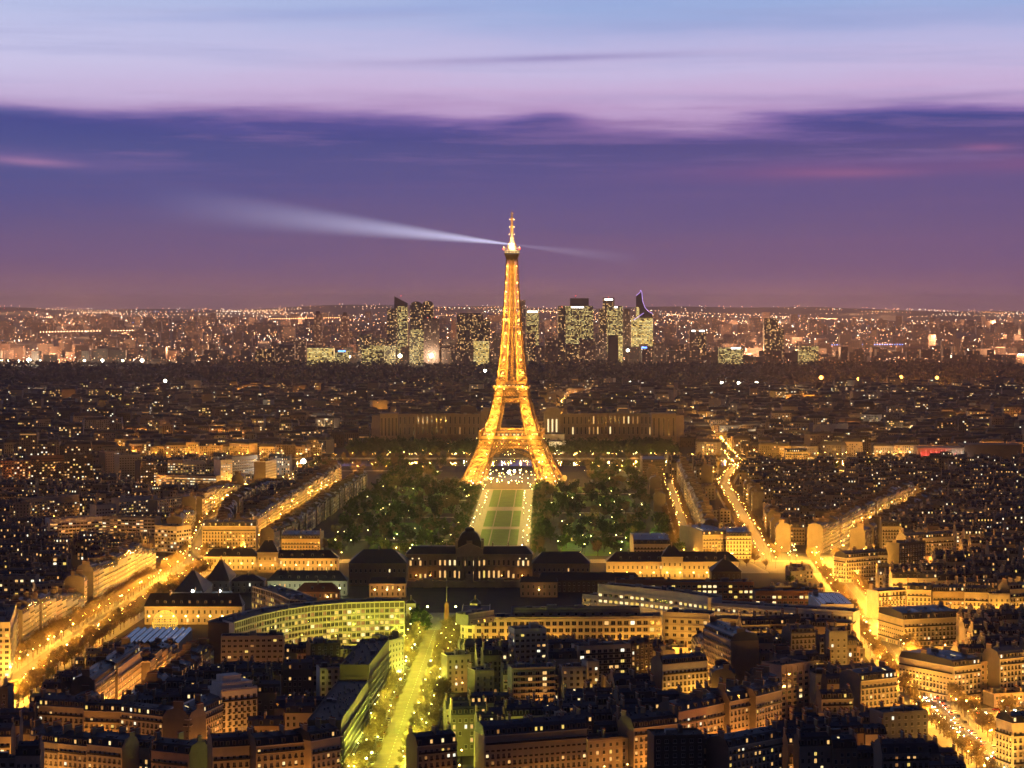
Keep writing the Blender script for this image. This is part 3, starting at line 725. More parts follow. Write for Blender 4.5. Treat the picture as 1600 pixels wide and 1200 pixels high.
H(1582,1130,1640,1126,22,14,'haus','cream',.2,'corner building cut off by the right edge of the photo',sides='L')
H(1372,924,1415,921,19,13,'gables','cream',.25,'golden facade crowned by a row of round gables',pyb=948)
H(1417,921,1455,922,20,13,'haus','stone',.28,'golden dormered facade next to the round gables',pyb=948)
H(1457,924,1507,924,19,13,'haus','buff',.45,'golden facade with brilliant windows, third from the round gables',pyb=949)
H(1507,925,1545,926,19,13,'haus','stone',.2,'golden dormered facade, fourth from the round gables',pyb=950)
H(1545,929,1578,929,18,13,'plain','cream',.12,'bright plain golden facade near the right edge, in the round-gable row',pyb=952)
H(1578,921,1606,919,21,13,'haus','stone',.25,'golden balconied facade at the right edge, in the round-gable row',pyb=952)
# left of the greenish boulevard
H(577,1041,608,1000,23,15,'balcony','dark_wall',.3,'long modern block with diagonal balconies facing the greenish boulevard','L',pyb=1090)
H(533,1128,576,1064,22,15,'balcony','dark_wall',.2,'dark balconied building on the left edge of the greenish boulevard near the bottom',pyb=1200)
H(608,1003,631,997,20,14,'plain','cream',.1,'bright yellow blank-ended block beside the greenish boulevard','L',pyb=1040)
H(400,1166,486,1158,21,14,'haus','stone',.3,'orange-lit stone building with black balconies at the bottom, left of the boulevard')
H(486,1158,532,1150,22,14,'haus','stone',.25,'orange-lit rounded corner building at the bottom, left of the boulevard','R')
H(345,996,443,995,20,12,'slab','plaster',.22,'pale slab block with horizontal windows in front of the curved glass building',pyb=1036,sides='R')
H(485,1008,532,1006,18,12,'plain','dark_wall',.3,'dark narrow-fronted building with bright windows before the curved glass building',pyb=1024)
H(500,1046,550,1044,19,12,'flat','white_wall',.05,'white rooftop block with arched top left of the diagonal balconies',pyb=1070)
H(652,1166,714,1160,17,12,'haus','stone',.35,'small orange-lit house with lit dormers on the right edge of the greenish boulevard')
H(699,1026,736,1024,15,11,'plain','cream',.12,'small yellow-lit house right of the greenish boulevard',pyb=1070)
H(742,1049,772,1047,13,11,'plain','cream',.12,'small yellowish flat house beside the dark balconied block',pyb=1082)
H(332,1168,400,1164,20,13,'haus','cream',.3,'cream building with round pediment at the bottom, left of the boulevard row')
H(60,1102,131,1106,15,13,'haus','cream',.3,'cream corner building with lit dormers in the left rooftops',pyb=1124)
H(131,1110,188,1112,16,13,'haus','stone',.4,'stone building with bright ground windows in the left rooftops',pyb=1128)
H(188,1112,295,1124,16,13,'haus','stone',.35,'long stone building with turret corner in the left rooftops',pyb=1136)
H(295,1124,348,1100,16,13,'haus','stone',.35,'stone building with bright windows turning the corner in the left rooftops',pyb=1136)
H(345,1080,402,1074,22,14,'stepped','white_wall',.12,'pale stepped terrace building above the left rooftops',pyb=1112)
H(148,1070,184,1044,16,12,'haus','stone',.35,'orange-lit building on the slanting side street, left foreground',pyb=1076)
H(184,1044,221,1016,17,12,'haus','stone',.35,'orange-lit far building on the slanting side street, left foreground',pyb=1046)
H(0,1076,12,1076,19,14,'plain','gable',.0,'pale blank gable at the left edge of the photo',pyb=1110)
# along the left avenue
H(-26,975,16,974,26,80,'balcony','cream',.25,'big balconied apartment block at the left edge by the gold avenue','R')
H(-20,902,55,902,20,14,'grid','plaster',.4,'apartment block with rows of small square windows at the left edge',pyb=926)
H(55,914,108,912,20,13,'balcony','cream',.15,'pinkish balconied building behind the left-edge block',pyb=926)
# mid-left modern blocks
H(0,722,48,720,28,14,'balcony','brick',.3,'brown balconied apartment block at the far left',pyb=750)
H(48,714,100,712,31,14,'balcony','brick',.35,'taller brown balconied apartment block second from the left edge',pyb=750)
H(100,712,145,711,31,14,'balcony','dark_wall',.3,'dark balconied apartment block third from the left edge',pyb=750)
H(165,707,186,706,34,16,'plain','pink_plaster',.0,'pinkish blank tower wall in the left distance',pyb=740)
H(186,712,219,711,32,20,'slab','plaster',.05,'grey curved slab block in the left distance',pyb=750)
H(219,722,244,721,28,16,'slab','dark_wall',.25,'dark slab block with bright vertical stair window, left distance',pyb=755)
H(244,742,338,745,14,22,'ribbon','cream',.95,'low block with a glowing white ribbon of windows, left distance',pyb=757)
H(262,720,286,720,30,12,'slab','cream',.8,'greenish-lit stair block left of the white ward block',pyb=740)
H(286,722,320,721,28,14,'slab','white_wall',.5,'white floodlit ward block, left distance',pyb=741)
H(345,720,363,719,32,14,'slab','white_wall',.8,'white-green lit stair tower, left distance',pyb=755)
H(363,715,402,712,34,16,'slab','grey_wall',.1,'grey slab block with dim rows of windows, left distance',pyb=740)
H(415,722,432,718,32,14,'plain','white_wall',.02,'blank white end wall of a tall slab, left distance',pyb=750)
H(20,788,46,788,24,12,'plain','pink_plaster',.05,'pinkish blank-walled block, left middle distance',pyb=808)
H(46,780,124,774,24,13,'slab','grey_wall',.3,'greenish apartment slab with yellow windows, left middle distance',pyb=805)
H(78,812,160,808,19,14,'ribbon','white_wall',.4,'white slab with ribbon windows, left of a matching pair',pyb=830)
H(160,808,242,810,19,14,'ribbon','cream',.5,'cream slab with ribbon windows, right of a matching pair',pyb=832)
H(150,790,182,788,24,12,'slab','plaster',.25,'grey plaster slab with bright windows above the ribbon-window pair',pyb=806)
H(186,780,246,775,24,12,'slab','plaster',.45,'pale slab with clustered bright windows above the ribbon-window pair',pyb=800)
H(246,782,306,776,24,12,'plain','plaster',.1,'pale block with a few bright windows, left middle distance',pyb=796)
H(242,822,276,824,22,20,'balcony','cream',.35,'white balconied corner block on the left avenue','R',pyb=855)
H(316,822,400,822,22,16,'haus','stone',.25,'long stone block of balconies facing the left junction','L',pyb=862)
H(440,842,500,842,14,40,'haus','buff',.03,'dim reddish stone block at the corner of the park',pyb=864)
# mid-right fronts
H(1098,836,1135,835,20,60,'haus','stone',.3,'stone block end with bright dormers, left of the far right avenue',pyb=878)
H(1135,838,1174,838,19,50,'haus','stone',.12,'stone block end with dim balconies by the far right avenue',pyb=874)
H(990,850,1047,850,17,60,'haus','cream',.03,'cream block end beside the park trees',pyb=866)
H(1004,722,1040,722,20,60,'haus','dark_wall',.05,'dark block by the river right of the park')
H(1227,706,1262,706,20,14,'haus','stone',.4,'stone hotel block with red-lit ground floor across the river',pyb=718)
H(1225,672,1262,672,27,14,'haus','stone',.5,'tall stone block with crowded windows across the river, right',pyb=695)
H(1202,668,1224,668,26,14,'haus','stone',.45,'stone block with regular bright windows across the river, right',pyb=700)
H(1282,665,1325,662,32,14,'slab','cream',.75,'modern block of crowded yellow-white windows, right distance',pyb=692)
H(1260,682,1290,682,24,14,'slab','dark_wall',.7,'dark block with bright white ribbon, right distance',pyb=695)
H(1415,842,1490,838,17,13,'haus','plaster',.2,'plaster house with bright lit right end, right middle distance',pyb=860)
H(1322,872,1372,868,19,14,'haus','stone',.2,'corner house with lit dormers above the round-gable street','L',pyb=888)
H(1405,850,1446,846,24,14,'plain','dark_wall',.25,'dark tall block with a column of lit windows, right middle distance',pyb=880)

LIM = [(min(scr(b['x'], b['y'], 0)[0]-b['W']/2/b['y']*F, 9e9), scr(b['x'], b['y'], 0)[0]+b['W']/2/b['y']*F, b['pyb'], b['y']) for b in BLD if b['pyb']]
LIM += [(340,635,1003,1390), (720,1040,1000,1345), (1040,1335,990,1340), (930,1330,958,1355), (635,832,902,1735), (945,1160,898,1730), (225,378,972,1490), (400,540,912,1630), (180,300,1004,1380)]
for id_, xa, xb in (('C', -14, 17), ('B', -14, 14), ('A', -12, 12), ('D', -7, 7), ('G', -8, 8)):
    for p_, q_ in zip(AVD[id_]['pts'], AVD[id_]['pts'][1:]):
        d_, L_, n_ = seg(p_, q_)
        for k_ in range(int(L_//14)):
            u_ = Vector(p_)+d_*(k_*14+7); px_, py_ = scr(u_.x, u_.y, 0); LIM.append((px_+xa/u_.y*F, px_+xb/u_.y*F, py_, u_.y))
def height_limit(x, y, W):
    px = CX+x/y*F; hw = W/2/y*F; z = 99.0
    for a, c, pyb, Y in LIM:
        if y < Y-3 and px+hw > a+1 and px-hw < c-1: z = min(z, EYE-(pyb-HY)*y/F)
    return z

# reserve the sites of the landmark complexes built further down
for q in ([P(335,975,28), P(440,957,28), P(520,948,28), P(634,940,28), (-66,1440), (-160,1490), (-205,1460), (-190,1300)],
          [P(716,966,25), P(1040,964,25), P(1334,950,25), (214,1420), (150,1560), (40,1560), (10,1500), (-32,1440)],
          [(-256,1360), (-190,1360), (-185,1530), (-256,1560)], [(150,1400), (222,1385), (238,1600), (150,1600)], [(-262,2620), (-300,2620), (-310,2800), (-235,2800)]):
    mark_poly(q, 5)

def try_row(p, q, side, width, row, hmin, hmax, lit=.2, style='haus', depth=(12, 14), gap=0.0, wr=(11, 20)):
    d, L, n = seg(p, q); t = 1.0; k = 0
    rot = math.atan2(d.y, d.x) if side > 0 else math.atan2(-d.y, -d.x)
    out = []
    while t < L-9:
        W = min(rng.uniform(*wr), L-t); D = rng.uniform(*depth)
        for WW in (W, W*.66, W*.42):
            if WW < 8: continue
            c = Vector(p)+d*(t+WW/2)+n*side*(width/2)
            if abs(c.x) > c.y*.245+30: break
            if mark_rect(c.x, c.y, rot, -WW/2+2.2, WW/2-2.2, 2.2, D, test=True):
                h = rng.uniform(hmin, hmax); lim = height_limit(c.x, c.y, WW)-(5 if style == 'haus' else 1.5)
                if lim < 5.5: break
                if h > lim: h = lim
                st = style if h > 9.5 else 'plain'
                if st == 'haus' and rng.random() < .10: st = rng.choice(('slab', 'balcony', 'plain'))
                b = bld(c.x, c.y, rot, WW-.05, D, h, st, lit=lit*rng.uniform(.5, 1.5), row=row)
                if st == 'haus': b['rh'] = min(b['rh'], max(2.5, lim+5-h))
                out.append(b); W = WW; k += 1; break
        t += W+gap
    return out

def avrow(aid, side, row, hmin=19, hmax=23, lit=.22, **kw):
    a = AVD[aid]
    for p, q in zip(a['pts'], a['pts'][1:]): try_row(p, q, side, a['w']+.6, row, hmin, hmax, lit, **kw)
avrow('B', 1, 'left side of the left gold avenue', 22, 27, .2); avrow('B1', 1, 'far side of the far left avenue', 20, 25); avrow('B1', -1, 'near side of the far left avenue', 18, 23)
avrow('B2', 1, 'left side of the street beside the park', 19, 23, .15); avrow('B2', -1, 'park side of the street beside the park', 14, 18, .1)
avrow('C', -1, 'right side of the right gold avenue', 20, 25, .25); avrow('C', 1, 'left side of the right gold avenue', 15, 19, .2)
avrow('D', 1, 'left side of the far right avenue', 19, 23, .15); avrow('D', -1, 'right side of the far right avenue', 20, 24, .2)
avrow('F', 1, 'park side of the tree-lined street', 15, 19, .08); avrow('F', -1, 'right side of the tree-lined street', 19, 23, .15)
avrow('E', 1, 'far side of street branching right', 18, 22, .3); avrow('E', -1, 'near side of street branching right', 15, 18)
avrow('H', -1, 'street of the curved gables', 12, 14); avrow('K', 1, 'left side of the slanting side street', 14, 17, .25); avrow('K', -1, 'right side of the slanting side street', 13, 16)
avrow('A', 1, 'left side of the greenish boulevard', 18, 22); avrow('A', -1, 'right side of the greenish boulevard', 14, 20, .15)
avrow('L', 1, 'left rooftops', 14, 17, .3); avrow('L', -1, 'left rooftops', 12, 15, .3); avrow('L2', 1, 'left rooftops', 18, 22, .3); avrow('J', 1, 'bottom centre street', 17, 21, .3)
avrow('G', 1, 'far side of the crossing street', 19, 23, .3); avrow('Q3', -1, 'river bank', 14, 18, .3); avrow('M', -1, 'short street by the long cream office', 18, 22, .2)

# districts: parallel minor streets with a building row on each side, courts behind
MINOR = []
def district(poly, theta, hmin, hmax, row, lit=.2, pitch=44, lampp=3200, step=34, lp=.75):
    c, s = math.cos(theta), math.sin(theta)
    us = [c*x+s*y for x, y in poly]; vs = [-s*x+c*y for x, y in poly]
    def inside(x, y):
        r = False
        for (ax, ay), (bx, by) in zip(poly, poly[1:]+poly[:1]):
            if (ay > y) != (by > y) and x < (bx-ax)*(y-ay)/(by-ay)+ax: r = not r
        return r
    v = min(vs)+rng.uniform(0, 12)
    while v < max(vs):
        run = None; u = min(us)
        far_ = min(p[1] for p in poly) > 1300; sw = rng.choice((12, 15, 19)) if far_ else rng.choice((8, 9, 12)); glow = rng.choice((.3, .6, 1.2, 3.0, 6.0)) if min(p[1] for p in poly) > 1300 else rng.choice((.2, .4, .8, 1.6, 3.0))
        while u <= max(us)+6:
            x, y = c*u-s*v, s*u+c*v
            ok = inside(x, y) and abs(x) < y*.25+20 and u <= max(us) and mark_rect(x, y, theta, -3, 3, -sw/2, sw/2, test=True)
            if ok and run is None: run = u
            if run is not None and (not ok or u-run > 105):
                if u-run > 22:
                    p, q = (c*run-s*v, s*run+c*v), (c*u-s*v, s*u+c*v)
                    MINOR.append((p, q, sw, row)); mark_rect((p[0]+q[0])/2, (p[1]+q[1])/2, theta, -(u-run)/2-4, (u-run)/2+4, -sw/2, sw/2, 2)
                    try_row(p, q, 1, sw, row, hmin, hmax, lit, depth=(9, 12), wr=(9, 18)); try_row(p, q, -1, sw, row, hmin, hmax, lit, depth=(9, 12), wr=(9, 18))
                    t = 8
                    while t < u-run:
                        if rng.random() < lp:
                            px_, py_ = c*(run+t)-s*v, s*(run+t)+c*v
                            LAMPS.append((px_+rng.uniform(-1, 1)-s*(sw/2-1), py_+c*(sw/2-1), 6.5, lampp*glow*rng.uniform(.5, 1.4), rng.choice((AMBER, GOLD, AMBER)), 'lantern_amber', 'side streets among the roofs', .42))
                        t += step
                run = None; u += 9 if u <= max(us) else 0
            u += 5
        v += pitch*rng.uniform(.9, 1.12)
    # court annexes
    for _ in range(int(len(poly)*(30 if min(p[1] for p in poly) > 1300 else 110))):
        x, y = rng.uniform(min(p[0] for p in poly), max(p[0] for p in poly)), rng.uniform(min(p[1] for p in poly), max(p[1] for p in poly))
        W, D = rng.uniform(7, 15), rng.uniform(6, 11)
        if inside(x, y) and abs(x) < y*.245+10 and mark_rect(x, y, theta, -W/2, W/2, 0, D, test=True):
            h = min(rng.uniform(6, hmax-3), height_limit(x, y, W)-2)
            if h > 4.5: bld(x, y, theta+rng.choice((0, 0, math.pi/2*0, math.pi)) if True else theta, W, D, h, rng.choice(('plain', 'plain', 'flat', 'haus')) if h > 9 else 'plain', lit=lit*.8, row=row)
        elif inside(x, y) and rng.random() < .10 and mark_rect(x, y, 0, -3, 3, -3, 3, test=True):
            TREES.append((x, y, 'leafy', rng.uniform(.5, .8), 'courtyards among the roofs'))
district([(-330,960),(-72,960),(-68,1450),(-250,1450),(-330,1300)], .05, 16, 22, 'left foreground rooftops', .26, 34, 2600, 36, .5)
district([(-40,960),(215,960),(218,1300),(240,1420),(-30,1420)], .16, 16, 22, 'centre foreground rooftops', .24, 34, 2600, 36, .5)
district([(180,1560),(240,1560),(252,1790),(205,1790)], .3, 8, 12, 'centre foreground rooftops', .2, 40, 2600)
district([(240,1180),(420,1180),(420,1540),(262,1540)], .12, 17, 22, 'right foreground rooftops', .25, 36, 3000)
district([(262,1545),(520,1545),(640,2450),(440,2420),(268,1900)], .06, 9, 21, 'right middle rooftops', .3, 44, 4000)
district([(440,2440),(650,2460),(720,2890),(262,2890),(215,1900)], -.12, 9, 23, 'right distant rooftops', .3, 46, 5000, 40, .7)
district([(165,1900),(205,1900),(255,2880),(190,2880)], .06, 17, 20, 'block between two right-hand streets', .1, 40, 1500)
district([(-560,1480),(-300,1420),(-290,1860),(-320,2200),(-560,2200)], .10, 9, 20, 'left middle rooftops', .3, 44, 4000, 38, .7)
district([(-700,2200),(-320,2200),(-300,2500),(-280,2870),(-720,2870)], -.08, 9, 24, 'left distant rooftops', .35, 48, 5000, 42, .7)
district([(-240,1900),(-222,2020),(-200,2640),(-262,2640),(-284,2300)], .05, 17, 20, 'block between the two left streets', .12, 42, 1600)
mn = MB()
for i, (p, q, sw, row) in enumerate(MINOR): ribbon(mn, [p, q], 0, sw/2, .015+.0004*(i % 8), 'asphalt')
tag(mn.build('side_street'), kind='structure')

# ---- geometry of one building, in local coordinates
WINS = {'haus': (1.35, 2.1, 2.5), 'plain': (1.3, 1.8, 3.0), 'flat': (1.6, 1.7, 3.2), 'slab': (2.0, 1.5, 3.0), 'balcony': (2.3, 1.9, 3.3), 'grid': (2.3, 2.3, 3.4), 'ribbon': (3.2, 1.5, 3.5), 'gables': (1.5, 2.1, 2.6), 'stepped': (1.7, 1.9, 3.2)}
def faces_of(b):
    """(origin, direction, length, is main) of the facades that carry windows"""
    W, D = b['W'], b['D']
    L = [((-W/2, 0), (1, 0), W, True), ((W/2, D), (-1, 0), W, False)]
    if 'L' in b['sides']: L.append(((-W/2, D), (0, -1), D, False))
    if 'R' in b['sides']: L.append(((W/2, 0), (0, 1), D, False))
    return L
def wall_geo(mb, b, t):
    W, D, h, st, fh = b['W'], b['D'], b['h'], b['style'], b['fh']
    nf = max(1, int(h//fh)); x0, x1 = -W/2, W/2
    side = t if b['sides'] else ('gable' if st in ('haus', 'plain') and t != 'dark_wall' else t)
    def Q(a, c, m): mb.quad((a[0], a[1], 0), (c[0], c[1], 0), (c[0], c[1], h), (a[0], a[1], h), m)
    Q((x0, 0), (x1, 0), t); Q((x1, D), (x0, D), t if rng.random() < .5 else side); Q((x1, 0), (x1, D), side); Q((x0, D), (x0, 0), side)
    tr = 'trim' if t in ('stone', 'cream', 'white_wall') else t
    fl = [f for f in faces_of(b) if f[3] or b['sides']]
    for (ox, oy), (ux, uy), L, main in fl:
        if not main and (ux, uy) == (-1, 0): continue
        nx, ny = uy, -ux
        def slab(z0, z1, out, m, s0=0.0, s1=None, inn=-.05):
            s1 = L if s1 is None else s1
            pts = [(ox+ux*s0+nx*inn, oy+uy*s0+ny*inn), (ox+ux*s1+nx*inn, oy+uy*s1+ny*inn), (ox+ux*s1+nx*out, oy+uy*s1+ny*out), (ox+ux*s0+nx*out, oy+uy*s0+ny*out)]
            vs = [(p[0], p[1], z) for z in (z0, z1) for p in pts]
            mb.add(vs, [(0,1,5,4),(1,2,6,5),(2,3,7,6),(3,0,4,7),(4,5,6,7),(3,2,1,0)], m)
        if st in ('haus', 'gables', 'stepped'):
            slab(h-.45, h-.02, .55, tr)
            for k in ((1, nf-1) if nf > 3 else (1,)):
                z = k*fh+.1; slab(z-.2, z, .75, tr, .3, L-.3); slab(z+.02, z+.95, .72, 'iron', .35, L-.35, .66)
            if nf > 2:
                for k in range(2, nf-1):
                    z = k*fh+.1; nb = max(1, int(L//2.5)); sp = L/nb
                    for i in range(nb): s = (i+.5)*sp; slab(z+.05, z+.8, .3, 'iron', s-.75, s+.75, .22)
            slab(fh*.96, fh*1.0, .2, tr)
        elif st == 'balcony':
            for k in range(1, nf):
                z = k*fh; slab(z-.2, z, 1.25, tr, .4, L-.4); slab(z+.03, z+.95, 1.22, tr if b['seed'] < .6 else 'iron', .4, L-.4, 1.1)
        elif st == 'slab':
            for k in range(1, nf+1): slab(k*fh-.35, k*fh-.02, .22, tr)
        elif st == 'ribbon':
            for k in range(1, nf+1): slab(k*fh-.9, k*fh-.02, .35, tr)
        elif st == 'grid':
            nb = max(1, int(L//3.4)); sp = L/nb
            for i in range(nb+1): s = min(max(i*sp, .3), L-.3); slab(0, h-.05, .4, t, s-.3, s+.3)
            for k in range(1, nf+1): slab(k*fh-.5, k*fh-.06, .36, t)
        else:
            slab(h-.3, h-.02, .3, tr)
def roof_geo(mb, b, t):
    W, D, h, rh = b['W'], b['D'], b['h'], b['rh']; x0, x1 = -W/2, W/2; r = random.Random(b['seed'])
    if b['style'] in ('haus', 'gables'):
        ov = .25; i1 = min(1.9, D*.2); ht = h+rh*.74; hr = h+rh; m = b.get('slope', 'slate')
        pr = [(-ov, h), (i1, ht), (D/2, hr), (D-i1, ht), (D+ov, h)]
        for (ya, za), (yb, zb), mm in zip(pr, pr[1:], (m, 'zinc', 'zinc', m)): mb.quad((x0, ya, za), (x1, ya, za), (x1, yb, zb), (x0, yb, zb), mm)
        for x, o in ((x0, 1), (x1, -1)): mb.poly([(x, y, z) for y, z in (pr if o > 0 else pr[::-1])][::-1], 'gable' if not b['sides'] else m)
        for k in range(int(W//4.5)):
            x = r.uniform(x0+.6, x1-1.8); bk = r.random() < .5; ya, yb = (i1+.3, D/2-.3) if not bk else (D-i1-.3, D/2+.3); q0, q1 = r.uniform(.1, .4), r.uniform(.5, .8)
            za = [ht+(hr-ht)*q+.06 for q in (q0, q1)]; yy = [ya+(yb-ya)*q for q in (q0, q1)]
            pts = [(x,yy[0],za[0]),(x+.9,yy[0],za[0]),(x+.9,yy[1],za[1]),(x,yy[1],za[1])]; mb.poly(pts if not bk else pts[::-1], 'lit_pale' if r.random() < .05 else 'glass')
        for k in range(int(W//4)):
            x = r.uniform(x0+1, x1-2); y = r.uniform(i1+.5, D/2-1); z = ht+(y-i1)/(D/2-i1)*(hr-ht)+.03
            mb.box(x, x+.9, y, y+.7, z-.3, z+r.uniform(.15, .9), r.choice(('zinc', 'gable', 'zinc')))
    else:
        p = .28; z = h+.75
        mb.quad((x0, 0, h-.1), (x1, 0, h-.1), (x1, D, h-.1), (x0, D, h-.1), 'flat_roof')
        for a in ((x0, x1, 0, p), (x0, x1, D-p, D), (x0, x0+p, p, D-p), (x1-p, x1, p, D-p)): mb.box(a[0], a[1], a[2], a[3], h-.02, z, t)
        if W > 8 and D > 8:
            for k in range(r.choice((1, 2, 2, 3))+int(D//22)):
                w, d, zz = r.uniform(1.5, min(6, W*.4)), r.uniform(1.5, 4), r.uniform(1, 3.0); x = r.uniform(x0+.8, x1-.8-w); y = r.uniform(1.5, D-1.5-d)
                mb.box(x, x+w, y, y+d, h-.1, h+zz, r.choice((t, 'plaster', 'zinc', 'grey_wall')))
            for k in range(int(W*D/30)): x = r.uniform(x0+1, x1-1); y = r.uniform(1, D-1); mb.box(x-.3, x+.3, y-.3, y+.3, h-.1, h+r.uniform(.5, 1.2), 'zinc')
        if b['style'] == 'stepped':
            mb.box(x0+1.5, x1-1.5, 2.5, D-1, h-.1, h+3.2, t); mb.box(x0+3.5, x1-6, 5, D-2, h+3.2, h+6.2, t)
def chimneys_of(b):
    r = random.Random(b['seed']*7); out = []
    if b['style'] not in ('haus', 'gables', 'plain'): return out
    W, D, h, rh = b['W'], b['D'], b['h'], b['rh']
    for x in ([-W/2+.4, W/2-.4] if W < 13 else [-W/2+.4, r.uniform(-2, 2), W/2-.4]):
        if r.random() < .93:
            l = r.uniform(2.2, 5.6); y = r.choice((D*.22, D*.5)); out.append((x, y, l, h+rh*(.6 if b['style'] != 'plain' else .2)-.6, h+rh+r.uniform(1.1, 2.9)))
    return out
def chimney_geo(mb, c):
    x, y, l, z0, z1 = c; mb.box(x-.32, x+.32, y, y+l, z0, z1, 'chimney'); mb.box(x-.4, x+.4, y-.08, y+l+.08, z1, z1+.15, 'trim')
    n = int(l/.55)
    for i in range(n): yy = y+(i+.5)*l/n; mb.box(x-.13, x+.13, yy-.13, yy+.13, z1+.15, z1+.75, 'terracotta')
def gable_geo(mb, w, m):
    pts = [(-w/2, .0, 0), (w/2, 0, 0)]+[(w/2*math.cos(a), 0, 1.6+w*.42*math.sin(a)) for a in [math.pi*i/8 for i in range(9)]]
    mb.poly(pts, m); mb.poly([(x, .7, z) for x, y, z in pts][::-1], m)
    for (x, _, z), (X, _, Z) in zip(pts[1:], pts[2:]): mb.quad((x, 0, z), (x, .7, z), (X, .7, Z), (X, 0, Z), m)
def dormers_of(b):
    if b['style'] not in ('haus', 'gables') or b['rh'] < 2.8: return []
    W = b['W']; nb = max(1, int(W//2.5)); sp = W/nb; r = random.Random(b['seed']*3+1)
    st = 1 if r.random() < .65 else 2
    return [(-W/2+(i+.5)*sp, r.random() < b['lit']*1.25, r.random()) for i in range(0, nb, st)]
def dormer_geo(mb, lit, k):
    mb.box(-.8, .8, 0, 1.9, -.4, 1.95, 'gable'); mb.quad((-.95, -.12, 1.95), (.95, -.12, 1.95), (.95, 1.9, 2.15), (-.95, 1.9, 2.15), 'zinc')
    mb.quad((-.52, -.03, .1), (.52, -.03, .1), (.52, -.03, 1.7), (-.52, -.03, 1.7), lit if lit else 'glass')
LITS = ['lit_warm', 'lit_warm', 'lit_pale', 'lit_dim', 'lit_dim', 'lit_yellow', 'lit_warm', 'lit_white']
def windows_of(b):
    w, h, bay = WINS[b['style']]; fh = b['fh']; nf = max(1, int(b['h']//fh)); r = random.Random(b['seed']*11+5); out = []
    for fi, ((ox, oy), (ux, uy), L, main) in enumerate(faces_of(b)):
        nb = max(1, int(L//bay)); sp = L/nb
        for f in range(nf):
            hh = h if f < nf-1 or b['style'] != 'haus' else h*.82
            z = f*fh+(.25 if b['style'] == 'haus' else .85)
            if z+hh > b['h']-.4: continue
            lean = 1.5 if f == 0 else 1.0
            for i in range(nb):
                s = (i+.5)*sp; k = r.random(); q = r.random()
                if not main and fi == 1 and q < .3: continue
                lit = k < b['lit']*lean
                out.append((ox+ux*s, oy+uy*s, z, ux, uy, w, hh, LITS[int(r.random()*len(LITS))] if lit else None))
    return out
def win_mesh_geo(mb, w, h, lit):
    f = .13
    mb.quad((-w/2+f, -.07, f), (w/2-f, -.07, f), (w/2-f, -.07, h-f), (-w/2+f, -.07, h-f), lit or 'glass')
    for a in ((-w/2, -w/2+f, 0, h), (w/2-f, w/2, 0, h), (-w/2+f, w/2-f, h-f, h), (-w/2+f, w/2-f, 0, f), (-.05, .05, f, h-f)):
        mb.box(a[0], a[1], -.12, -.01, a[2], a[3], 'frame')
    mb.box(-w/2-.12, w/2+.12, -.25, -.005, -.14, -.005, 'trim')
_wm = {}
def win_mesh(w, h, lit):
    k = (round(w, 2), round(h, 2), lit)
    if k not in _wm:
        mb = MB(); win_mesh_geo(mb, w, h, lit); _wm[k] = mb.mesh('window')
    return _wm[k]

# ---- what can be seen: boxes of all buildings against rays from the camera and a step to either side
def world_pt(b, x, y, z):
    c, s = math.cos(b['rot']), math.sin(b['rot']); return Vector((b['x']+c*x-s*y, b['y']+s*x+c*y, z))
bv = []; bf = []
for b in BLD:
    k = len(bv); W, D, h, rh = b['W'], b['D'], b['h'], b['rh']; hh = h+(rh*.6 if b['style'] == 'haus' else .5)
    bv += [world_pt(b, x, y, z) for z in (0, hh) for x, y in ((-W/2, 0), (W/2, 0), (W/2, D), (-W/2, D))]
    bf += [(k, k+1, k+5, k+4), (k+1, k+2, k+6, k+5), (k+2, k+3, k+7, k+6), (k+3, k, k+4, k+7), (k+4, k+5, k+6, k+7)]
bvh = BVHTree.FromPolygons(bv, bf)
EYES = [Vector((0, 0, EYE)), Vector((-30, 0, EYE)), Vector((30, 0, EYE))]
def seen(p, eyes=EYES, margin=70):
    px, py = scr(*p)
    if not (-margin < px < 1600+margin and py < 1200+margin): return False
    for e in eyes:
        d = p-e; L = d.length; d.normalize()
        if bvh.ray_cast(e, d, L-.8)[0] is None: return True
    return False
for b in BLD:
    W, D, h, rh = b['W'], b['D'], b['h'], b['rh']; sc_ = 0
    for z in (h*.3, h*.6, h*.9, h+rh+.5):
        for x in (-W*.4, 0, W*.4):
            for y in ((-.6,) if z < h else (D*.2, D*.7)):
                if seen(world_pt(b, x, y, z), EYES[:1], 0): sc_ += 1
            if z < h and seen(world_pt(b, x, D+.6, z), EYES[:1], 0): sc_ += .6
    b['score'] = sc_*W/(b['y']**1.6)
    if b['label']: b['score'] += 100 if sc_ > 0 else -1
    b['sc'] = sc_
BLD = [b for b in BLD if b['sc'] > 0 or b['y'] > 1500]
BLD.sort(key=lambda b: -b['score'])
IND, REST = BLD[:300], BLD[300:]
print('buildings', len(BLD), 'farthest individual', max(b['y'] for b in IND))

